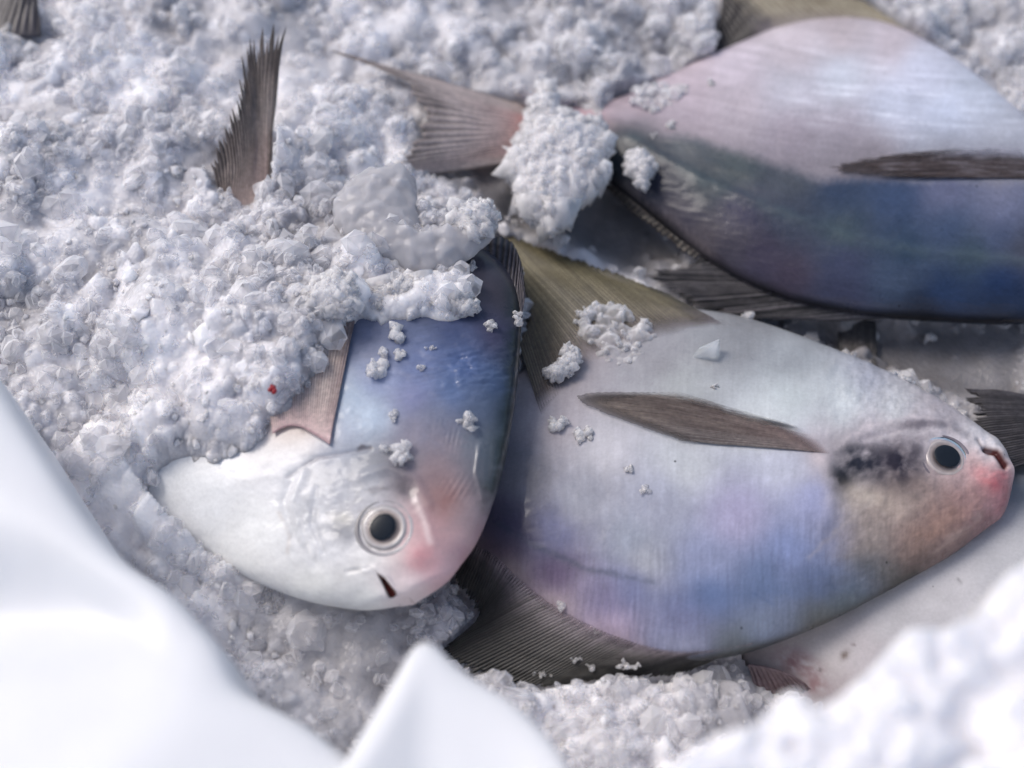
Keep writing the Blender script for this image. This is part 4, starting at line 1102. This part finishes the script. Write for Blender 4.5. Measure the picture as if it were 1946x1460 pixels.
# knobbly clusters standing proud
nc = 40
x = RNG.uniform(GX0, GX1, nc); y = RNG.uniform(GY0, GY1, nc); z = sample(ZI, x, y)
ok = keep(x, y, z) & (near(HI, x, y) > -.5) & (near(calm, x, y) < .4) & (near(bank.astype(float), x, y) < .5)
for cx, cy, cz in zip(x[ok], y[ok], z[ok]):
    R = float(np.clip(.0026 * math.exp(RNG.normal(0, .45)), .0016, .0075))
    zf = near(ZF, np.array([cx]), np.array([cy]))[0]
    k = int(16 + 14 * (R / .003) ** 1.6)
    d = RNG.normal(size=(k, 3)); d /= np.linalg.norm(d, axis=1)[:, None]; d[:, 2] = np.abs(d[:, 2]) * .9
    asp = np.array([RNG.uniform(.8, 1.3), RNG.uniform(.8, 1.3), RNG.uniform(.6, 1.0)])
    p = np.array([cx, cy, cz - .25 * R]) + d * R * asp * RNG.uniform(.75, 1.02, (k, 1))
    rr = np.clip(R * .27 * np.exp(RNG.normal(0, .3, k)), .0004, .0018)
    wv = near(WET_SHADE, np.array([cx]), np.array([cy]))[0] + RNG.normal(-.08, .12)
    pts.append(np.vstack([p, [[cx, cy, cz - .15 * R]]])); rad.append(np.append(rr, R * .80)); wetv.append(np.full(k + 1, wv))
pts = np.vstack(pts); rad = np.concatenate(rad); wetv = np.clip(np.concatenate(wetv) - .08, 0, 1)

def granules(name, pts, rad, wetv, mat, label, asp=(.7, 1.25)):
    n = len(pts)
    me = bpy.data.meshes.new(name)
    me.vertices.add(n); me.vertices.foreach_set("co", pts.astype(np.float32).ravel())
    me.materials.append(mat)
    sc3 = rad[:, None] * RNG.uniform(*asp, (n, 3))
    at = me.attributes.new("gscale", 'FLOAT_VECTOR', 'POINT'); at.data.foreach_set("vector", sc3.astype(np.float32).ravel())
    at = me.attributes.new("grot", 'FLOAT_VECTOR', 'POINT'); at.data.foreach_set("vector", RNG.uniform(0, 6.28, (n, 3)).astype(np.float32).ravel())
    at = me.attributes.new("wet_shade", 'FLOAT', 'POINT'); at.data.foreach_set("value", wetv.astype(np.float32))
    o = bpy.data.objects.new(name, me); COL.objects.link(o)
    ng = bpy.data.node_groups.new(name, 'GeometryNodeTree')
    ng.interface.new_socket("Geometry", in_out='INPUT', socket_type='NodeSocketGeometry')
    ng.interface.new_socket("Geometry", in_out='OUTPUT', socket_type='NodeSocketGeometry')
    N, L = ng.nodes, ng.links
    gi, go = N.new("NodeGroupInput"), N.new("NodeGroupOutput")
    join = N.new("GeometryNodeGeometryToInstance")
    for k in range(7):
        s = N.new("GeometryNodeMeshIcoSphere"); s.inputs["Radius"].default_value = 1; s.inputs["Subdivisions"].default_value = 1 + k % 2
        sp = N.new("GeometryNodeSetPosition")
        pos = N.new("GeometryNodeInputPosition")
        nz = N.new("ShaderNodeTexNoise"); nz.noise_dimensions = '4D'
        nz.inputs["W"].default_value = 3.7 * k; nz.inputs["Scale"].default_value = 1.1 + .25 * k; nz.inputs["Detail"].default_value = 3
        L.new(pos.outputs[0], nz.inputs["Vector"])
        sub = N.new("ShaderNodeVectorMath"); sub.operation = 'SUBTRACT'; sub.inputs[1].default_value = (.5, .5, .5)
        L.new(nz.outputs["Color"], sub.inputs[0])
        scl = N.new("ShaderNodeVectorMath"); scl.operation = 'SCALE'; scl.inputs["Scale"].default_value = 1.3
        L.new(sub.outputs[0], scl.inputs[0])
        L.new(s.outputs[0], sp.inputs["Geometry"]); L.new(scl.outputs[0], sp.inputs["Offset"])
        sh = N.new("GeometryNodeSetShadeSmooth"); L.new(sp.outputs[0], sh.inputs[0]); sh.inputs["Shade Smooth"].default_value = False
        L.new(sh.outputs[0], join.inputs[0])
    sm = N.new("GeometryNodeSetMaterial"); sm.inputs["Material"].default_value = mat
    ip = N.new("GeometryNodeInstanceOnPoints"); ip.inputs["Pick Instance"].default_value = True
    L.new(gi.outputs[0], ip.inputs["Points"]); L.new(join.outputs[0], sm.inputs[0]); L.new(sm.outputs[0], ip.inputs["Instance"])
    for nm, sock in (("gscale", "Scale"), ("grot", "Rotation")):
        na = N.new("GeometryNodeInputNamedAttribute"); na.data_type = 'FLOAT_VECTOR'; na.inputs["Name"].default_value = nm
        L.new(na.outputs["Attribute"], ip.inputs[sock])
    L.new(ip.outputs[0], go.inputs[0])
    md = o.modifiers.new("granules", 'NODES'); md.node_group = ng
    return tag(o, label, "ice", None, "stuff")
granules("crushed_ice", pts, rad, wetv, M_ICE_GRAIN, "loose granules of crushed ice heaped over the bed")
# larger clear shards strewn over it
n1 = 22000
pick = np.clip(np.searchsorted(cdf, RNG.uniform(0, cdf[-1], n1)), 0, ZI.size - 1)
x = gx[pick % len(gx)]; y = gy[pick // len(gx)]; z = ZI.ravel()[pick]
ok = keep(x, y, z) & (near(calm, x, y) < .5) & (near(bank.astype(float), x, y) < .5) & (RNG.random(len(x)) < .1 + 1.1 * near(dn, x, y))
x, y, z = x[ok], y[ok], z[ok]
r = np.clip(.0017 * np.exp(RNG.normal(0, .5, len(x))), .0007, .0056)
granules("clear_ice_shards", np.stack([x, y, z + r * RNG.uniform(-.2, .45, len(x))], -1), r, np.clip(RNG.uniform(0, .8, len(x)), 0, 1), M_SHARD, "clear angular shards of ice strewn over the crushed ice", (.45, 1.3))

M_RED = plain("red_fragment", (.30, .012, .02), .3)
# ------------------------------------------------------------------ single lumps of ice
REMESH = []
def lump_from(name, centres, radii, vox, mat, label, rough=.0006, freq=420, seed=0, bare=False):
    v, f = ICO1
    n = len(centres)
    rg = np.random.default_rng(seed + 5)
    Q = np.linalg.qr(rg.normal(size=(n, 3, 3)))[0]                  # every piece is a small angular crystal turned its own way
    vs = (v[None] * rg.uniform(.75, 1.3, (n, 1, 3)) * rg.uniform(.85, 1.12, (n, len(v), 1))) @ Q
    V = (vs * np.asarray(radii)[:, None, None] + np.asarray(centres)[:, None]).reshape(-1, 3)
    F = (f[None] + (np.arange(n) * len(v))[:, None, None]).reshape(-1, 3)
    base = np.array(centres).mean(0)
    base[2] = V[:, 2].min()
    o = mesh_obj(name, V - base, F, None, None, True)
    o.location = base
    md = o.modifiers.new("remesh", 'REMESH'); md.mode = 'VOXEL'; md.voxel_size = vox; md.use_smooth_shade = True
    REMESH.append((o, mat, rough, freq, seed))
    # clear crystals frozen to its outside
    if mat is not M_RED and not bare:
        small = np.where(np.asarray(radii) <= np.percentile(radii, 75))[0]
        small = small[rg.random(len(small)) < .6]
        cen = np.asarray(centres)[small]; rd = np.asarray(radii)[small]
        Q2 = np.linalg.qr(rg.normal(size=(len(cen), 3, 3)))[0]
        vc = np.array([(x_, y_, z_) for x_ in (-1, 1) for y_ in (-1, 1) for z_ in (-1, 1)], float) * .72
        fc_ = np.array([(0, 1, 3), (0, 3, 2), (4, 6, 7), (4, 7, 5), (0, 4, 5), (0, 5, 1), (2, 3, 7), (2, 7, 6), (0, 2, 6), (0, 6, 4), (1, 5, 7), (1, 7, 3)])
        v2 = ((vc[None] + rg.normal(0, .22, (len(cen), 8, 3))) * rg.uniform(.45, 1.4, (len(cen), 1, 3))) @ Q2
        outw = cen - np.asarray(centres).mean(0); outw[:, 2] += np.abs(outw).max() * .4
        outw /= np.linalg.norm(outw, axis=1)[:, None] + 1e-9
        V2 = (v2 * (rd * rg.uniform(.7, 1.3, len(cen)))[:, None, None] + (cen + outw * (rd * .55)[:, None])[:, None]).reshape(-1, 3)
        F2 = (fc_[None] + (np.arange(len(cen)) * 8)[:, None, None]).reshape(-1, 3)
        c_ = mesh_obj("crystals", V2 - base, F2, M_CRYSTAL, None, False)
        c_.parent = o; c_["kind"] = "stuff"
    return tag(o, label, "ice")

def ztop(px, py, z0=.02):
    """height of whatever lies uppermost on the sight line: fish or bed"""
    best = z0
    for f in FISH:
        d = (f.tp[:, 0] - px) ** 2 + (f.tp[:, 1] - py) ** 2
        i = np.argmin(d)
        if d[i] < 60: best = max(best, f.tv[i, 2])
    return best

def crumb(px, py, rx, ry, label, mat=None, z=None, flat=.8, k=None, seed=0):
    r = np.random.default_rng(seed + int(px) * 7 + int(py))
    z = ztop(px, py) if z is None else z
    Rm = min(rx, ry) * MM
    c = P(px, py, z + Rm * flat * .45)
    k = k or int(6 + 7 * max(rx, ry) / 18)
    d = r.normal(size=(k, 3)); d /= np.linalg.norm(d, axis=1)[:, None]
    d *= r.uniform(.25, .80, (k, 1))
    cen = c + d * np.array([rx * MM, ry * MM * 1.1, Rm * flat])
    rad = Rm * r.uniform(.22, .58, k)
    cen = np.vstack([cen, c[None]]); rad = np.append(rad, Rm * .62 * min(1, flat + .2))
    return lump_from("ice_crumb", cen, rad, max(.00028, Rm / 14), mat or M_ICE_CHUNK, label, rough=Rm * .07, freq=1.7 / Rm, seed=seed + int(px))

def chunk(poly, z, thick, label, mat=None, grain=.0012, n=500, seed=0, name="ice_chunk", smooth=.0, lift=0.5, core=True, bare=False):
    r = np.random.default_rng(seed)
    pw = P(*np.array(poly, float).T, np.full(len(poly), z))
    pl = [(p[0], p[1]) for p in pw]
    x0, x1 = pw[:, 0].min(), pw[:, 0].max(); y0, y1 = pw[:, 1].min(), pw[:, 1].max()
    x = r.uniform(x0, x1, n * 4); y = r.uniform(y0, y1, n * 4)
    ins = inpoly(x, y, pl); x, y = x[ins][:n], y[ins][:n]
    d, _ = dist_poly(x, y, pl + [pl[0]])
    h = thick * np.sqrt(np.clip(1 - (1 - np.clip(d / (thick * 1.3), 0, 1)) ** 2, 0, 1))
    cen, rad = [], []
    for i in range(len(x)):
        g = grain * math.exp(r.normal(0, .35))
        g = min(g, max(.0005, d[i] * .9 + .0004))
        top = h[i] - g * .6 + r.normal(0, grain * .35) * (1 - smooth)
        cen.append((x[i], y[i], z + max(top, -.2 * thick))); rad.append(g)
        if core and d[i] > grain * 1.5:
            cr = min(d[i] * .85, thick * .62)
            cen.append((x[i], y[i], z + h[i] - cr * 1.02)); rad.append(cr)
    return lump_from(name, np.array(cen), np.array(rad), max(.00045, grain * .36), mat or M_ICE_CHUNK, label, rough=grain * .12 * (1 - .6 * smooth), freq=1 / grain * .9, seed=seed, bare=bare)

chunk([(1000, 215), (1025, 178), (1050, 172), (1062, 200), (1070, 232), (1110, 245), (1150, 262), (1168, 290), (1155, 330), (1160, 355), (1130, 385), (1100, 405), (1085, 440), (1050, 462), (1020, 450), (985, 420), (975, 370), (958, 325), (985, 285), (1000, 250)],
      .044, .013, "biggest white ice lump, standing on the tail base of the upper fish", n=520, seed=3, grain=.0015)
chunk([(632, 400), (650, 370), (700, 335), (760, 325), (792, 350), (795, 400), (800, 450), (850, 440), (900, 400), (945, 410), (950, 450), (900, 500), (850, 528), (790, 530), (720, 505), (660, 470), (635, 440)],
      .068, .009, "smooth grey ice slab above the left fish, next to the biggest lump", mat=M_SLAB, n=420, seed=5, grain=.0028, smooth=.9, bare=True)
chunk([(690, 575), (720, 545), (780, 528), (815, 540), (850, 550), (885, 565), (915, 588), (905, 606), (865, 606), (820, 596), (770, 590), (720, 600)],
      .069, .006, "long granular ice lump lying across the top of the left fish's blue back", n=420, seed=8, grain=.0009)
chunk([(575, 575), (600, 545), (640, 525), (680, 545), (685, 590), (668, 612), (620, 610), (590, 600)], .076, .007, "rounded granular ice lump left of the long lump, above the beige fin", n=330, seed=9, grain=.0010)
chunk([(1090, 600), (1130, 580), (1180, 580), (1215, 605), (1250, 625), (1245, 655), (1215, 660), (1235, 690), (1225, 725), (1185, 728), (1150, 690), (1120, 660), (1095, 640)],
      ztop(1160, 650) - .0004, .0020, "widest patch of frosty slush on the middle fish, above its brown fin", n=170, seed=10, grain=.0017, mat=M_SLUSH, core=False)
chunk([(1030, 705), (1060, 690), (1070, 660), (1095, 660), (1105, 690), (1085, 715), (1050, 730)], .046, .003, "small frosty lump left of the wide slush patch on the middle fish", n=150, seed=11, grain=.0010)
chunk([(1190, 300), (1215, 288), (1235, 305), (1247, 325), (1232, 350), (1228, 365), (1208, 360), (1200, 335), (1186, 322)], .047, .006, "knobbly white ice lump on the dark green flank beside the biggest lump", n=220, seed=12, grain=.0008)
chunk([(1210, 165), (1260, 160), (1300, 165), (1312, 185), (1285, 205), (1240, 222), (1215, 215), (1195, 190)], ztop(1250, 190) - .0004, .0018, "flat frosty slush patch near the upper fish's tail end", n=110, seed=13, grain=.0013, mat=M_SLUSH, core=False)
chunk([(850, 410), (880, 395), (930, 392), (945, 420), (930, 450), (900, 470), (865, 450)], .072, .006, "whiter lump of ice on the right end of the smooth grey slab", n=200, seed=14, grain=.0012)
for (px, py, rx, ry, lb, kw) in [
        (752, 636, 19, 18, "upper white ice crumb of the small cluster on the left fish's back", {}),
        (728, 668, 15, 14, "left grey ice crumb of the small cluster on the left fish's back", dict(mat=M_ICE_WET)),
        (758, 675, 13, 15, "right white ice crumb of the small cluster on the left fish's back", {}),
        (714, 702, 19, 20, "lowest and whitest ice crumb of the cluster on the left fish's back", {}),
        (892, 800, 18, 16, "ice crumb beside the rippled skin above the left fish's head", dict(mat=M_ICE_WET, flat=.5)),
        (768, 860, 20, 24, "glassy ice crumb at the nape just above the left fish's eye", dict(mat=M_ICE_WET)),
        (734, 852, 14, 10, "low clear ice crumb left of the glassy crumb at the nape", dict(mat=M_ICE_WET, flat=.5)),
        (748, 792, 11, 14, "small clear ice crumb in the centre of the left fish's flank", dict(mat=M_ICE_WET, flat=.5)),
        (985, 612, 13, 17, "ice crumb on the dark back edge at the left fish's upper right", dict(mat=M_ICE_WET)),
        (932, 617, 13, 12, "ice crumb just right of the tip of the long lump", dict(mat=M_ICE_WET, flat=.6)),
        (818, 662, 14, 6, "flat clear melting crumb on the blue back of the left fish", dict(mat=M_ICE_WET, flat=.5)),
        (800, 700, 8, 8, "tiny round clear crumb on the blue back, lower of two", dict(mat=M_ICE_WET, flat=.6)),
        (1057, 806, 24, 18, "white ice crumb at the left end of the pale flank, left of a pair", dict(flat=.5)),
        (1108, 826, 24, 18, "white ice crumb at the left end of the pale flank, right of a pair", dict(flat=.5)),
        (1196, 892, 11, 10, "tiny white ice crumb below the brown fin of the middle fish", dict(flat=.5)),
        (1225, 930, 14, 10, "clear thin ice crumb on the lilac flank below the brown fin", dict(mat=M_ICE_WET, flat=.3)),
        (1357, 735, 15, 7, "flat ice crumb between the brown fin and the glassy shard", dict(flat=.35)),
        (1420, 607, 22, 16, "ice crumb at the upper belly edge of the middle fish below the dark splayed fin", dict(mat=M_ICE_WET)),
        (1697, 716, 15, 11, "ice crumb on the belly edge above the middle fish's head, left of two", dict()),
        (1724, 724, 12, 9, "ice crumb on the belly edge above the middle fish's head, right of two", dict()),
        (1068, 1152, 14, 12, "clear ice crumb on the purple lower edge of the middle fish", dict(mat=M_ICE_WET, flat=.5)),
        (1136, 1202, 7, 15, "slender clear ice sliver on the purple lower edge of the middle fish", dict(mat=M_ICE_WET, flat=.5)),
        (1352, 160, 9, 14, "upright oblong ice crumb on the pink belly of the upper fish", dict(flat=.6)),
        (1276, 238, 12, 10, "ice crumb at the border of pink belly and green flank", dict(flat=.6)),
        (1240, 258, 12, 7, "low ice crumb just above the knobbly lump on the dark flank", dict(mat=M_ICE_WET, flat=.5)),
        (1065, 458, 20, 16, "clear ice lump at the foot of the biggest lump", dict(mat=M_ICE_WET, z=.036)),
        (1122, 476, 18, 14, "flat clear lump on grey ice right of the foot of the biggest lump", dict(mat=M_ICE_WET, z=.028, flat=.5)),
        (1770, 640, 20, 12, "ice crumb on dark grey ice under the upper fish's back", dict(z=.020)),
        (1097, 1254, 18, 7, "elongated ice flake on the black lower fin, left of three", dict(z=.028, flat=.5)),
        (1125, 1266, 11, 6, "smallest ice flake on the black lower fin, between two others", dict(z=.027, flat=.5)),
        (1190, 1266, 28, 9, "longest ice flake on the black lower fin, right of three", dict(z=.029, flat=.5)),
        (1000, 1240, 10, 8, "ice flake near the left tip of the black lower fin", dict(z=.024, flat=.5)),
        (1030, 1282, 22, 8, "ice flake at the bottom rim of the black lower fin", dict(z=.024, flat=.5))]:
    crumb(px, py, rx, ry, lb, **kw)

dg = bpy.context.evaluated_depsgraph_get()
for o, mat, rough, freq, seed in REMESH:
    me = bpy.data.meshes.new_from_object(o.evaluated_get(dg))
    n = len(me.vertices)
    co = np.empty(n * 3, np.float32); me.vertices.foreach_get("co", co); co = co.reshape(-1, 3).astype(float)
    no = np.empty(n * 3, np.float32); me.vertices.foreach_get("normal", no); no = no.reshape(-1, 3)
    d = perlin3(co[:, 0] * freq, co[:, 1] * freq, co[:, 2] * freq, seed) + .5 * perlin3(co[:, 0] * freq * 2.3, co[:, 1] * freq * 2.3, co[:, 2] * freq * 2.3, seed + 1)
    co = co + no * (d * rough)[:, None]
    me.vertices.foreach_set("co", co.astype(np.float32).ravel())
    me.materials.clear(); me.materials.append(mat)
    me.polygons.foreach_set("use_smooth", np.ones(len(me.polygons), bool))
    me.update()
    o.modifiers.clear()
    old = o.data; o.data = me; me.name = o.name
    bpy.data.meshes.remove(old)

# glassy shard on the middle fish
def clear_ice():
    m, n, l, b = new_mat("clear_ice")
    b.inputs["Base Color"].default_value = (.93, .96, .98, 1); b.inputs["Transmission Weight"].default_value = .75
    b.inputs["Roughness"].default_value = .12; b.inputs["IOR"].default_value = 1.31
    nz = noise_node(n, l, 500, 4); bp = n.new("ShaderNodeBump"); bp.inputs["Strength"].default_value = .3; bp.inputs["Distance"].default_value = .001
    l.new(nz.outputs["Fac"], bp.inputs["Height"]); l.new(bp.outputs[0], b.inputs["Normal"])
    return m
M_CLEAR = clear_ice()
zs = ztop(1340, 670)
sh = [P(1312, 682, zs), P(1330, 660, zs + .002), P(1368, 644, zs + .0055), P(1358, 676, zs + .004), P(1345, 680, zs), P(1366, 682, zs), P(1340, 668, zs + .004)]
import bmesh
bm = bmesh.new()
for p in sh + [s - np.array([0, 0, .003]) for s in sh[:4]]: bm.verts.new(p - sh[0])
bmesh.ops.convex_hull(bm, input=bm.verts)
me = bpy.data.meshes.new("ice_shard"); bm.to_mesh(me); bm.free(); me.materials.append(M_CLEAR)
o = bpy.data.objects.new("ice_shard", me); COL.objects.link(o); o.location = sh[0]
tag(o, "glassy triangular ice shard on the pale belly above the brown fin", "ice")

# red fragment on the ice
zc = float(sample(ZI, *[np.array([v]) for v in P(518, 738, .07)[:2]])[0]) + .001
o = lump_from("red_fragment", np.array([P(518, 738, zc), P(514, 741, zc), P(521, 744, zc), P(516, 733, zc + .0005)]), [.0011, .0009, .0010, .0006], .0003, M_RED, "tiny dark red fragment lying on the ice beside the beige fin")
o["category"] = "fragment"
o.modifiers.clear(); o.data.materials.append(M_RED)

# dark fin tip in the top left corner
bd = [P(-30, 40, .066), P(10, 70, .067), P(80, 70, .066)]
td = [P(15, -50, .072), P(45, -50, .074), P(70, -10, .070)]
o = fin("fin_tip", None, bd, td, 8, dark_ray((60, 56, 60), (112, 106, 112), (90, 86, 92)), ragged=.2, seed=41, rows=12)
tag(o, "dark fin tip poking out of the ice in the top left corner", "fin")

bd = [P(1592, 606, .0205), P(1625, 606, .0215), P(1664, 610, .0205)]
td = [P(1596, 690, .0195), P(1630, 705, .0205), P(1668, 730, .0195)]
o = fin("fin_strip", None, bd, td, 14, dark_ray((86, 84, 84), (136, 130, 128), (104, 102, 104)), ragged=.1, seed=43, rows=14)
tag(o, "dark striated fin strip lying on grey ice between the upper and middle fish", "fin")

# ------------------------------------------------------------------ white plastic liner, two flaps at the near rim of the box
def plastic():
    m, n, l, b = new_mat("white_plastic")
    nz = noise_node(n, l, 40, 3); f = ramp(n, l, nz.outputs["Fac"], .3, .7, .93, .97)
    cb = n.new("ShaderNodeCombineColor"); [l.new(f, cb.inputs[k]) for k in range(3)]
    l.new(cb.outputs[0], b.inputs["Base Color"])
    b.inputs["Roughness"].default_value = .42
    tl = n.new("ShaderNodeBsdfTranslucent"); tl.inputs["Color"].default_value = (.93, .94, .97, 1)
    ms = n.new("ShaderNodeMixShader"); ms.inputs[0].default_value = .25
    l.new(b.outputs[0], ms.inputs[1]); l.new(tl.outputs[0], ms.inputs[2]); l.new(ms.outputs[0], n["Material Output"].inputs["Surface"])
    return m
M_PLASTIC = plastic()

def flap(ridge, z, out, prof, folds, label, n=260, length=.16):
    """sheet rising from the ice to a rounded rim, then running outward with soft folds"""
    E = spline(P(*np.array(ridge, float).T, np.full(len(ridge), z)), n)
    out = np.array(out) / np.linalg.norm(out)
    rows = []
    for s, dz in [(-.012, -.105), (-.009, -.055), (-.0055, -.020), (-.0035, -.007), (-.0018, -.0018), (0, 0)]:
        rows.append(E + np.array([out[0] * s, out[1] * s, dz]))
    for s in np.linspace(.0015, length, 90):
        dz = prof(s)
        p = E + np.array([out[0] * s, out[1] * s, 0])
        q = p.copy(); q[:, 2] += dz + folds(p[:, 0], p[:, 1]) * np.clip(s / .012, 0, 1)
        rows.append(q)
    V = np.array(rows)
    o = mesh_obj("plastic_liner", V.reshape(-1, 3), grid_faces(len(rows), n), M_PLASTIC, None, True)
    sm = o.modifiers.new("thickness", 'SOLIDIFY'); sm.thickness = .0006
    return tag(o, label, "plastic sheet", "flaps of white plastic liner")
def folds1(x, y):
    a = P(0, 1140, .108); b_ = P(330, 1165, .108)
    d, t = dist_poly(x, y, [(a[0] - .05, a[1]), (a[0], a[1]), (b_[0], b_[1])])
    return -.020 * np.exp(-(d / .015) ** 2) * (1 - .85 * t) + .004 * fbm2(x * 16, y * 22, 151, 1)
flap([(-60, 680), (-20, 735), (20, 800), (60, 862), (110, 940), (160, 1010), (225, 1078), (300, 1130), (360, 1192), (405, 1250), (440, 1315), (500, 1352), (560, 1385), (612, 1425), (655, 1470), (690, 1540)],
     .108, (-.80, -.60), lambda s: .0022 * (1 - math.exp(-s / .004)) - .10 * s, folds1, "large white plastic sheet filling the lower left corner in front of the ice")
flap([(600, 1560), (655, 1462), (700, 1388), (745, 1312), (772, 1266), (790, 1240), (806, 1232), (826, 1240), (860, 1272), (905, 1305), (960, 1338), (1010, 1380), (1055, 1432), (1085, 1485), (1110, 1560)],
     .112, (.02, -1.0), lambda s: .0022 * (1 - math.exp(-s / .004)) - .12 * s, lambda x, y: .003 * fbm2(x * 20, y * 20, 161, 1), "pointed white plastic flap at bottom centre below the black fin", length=.12)
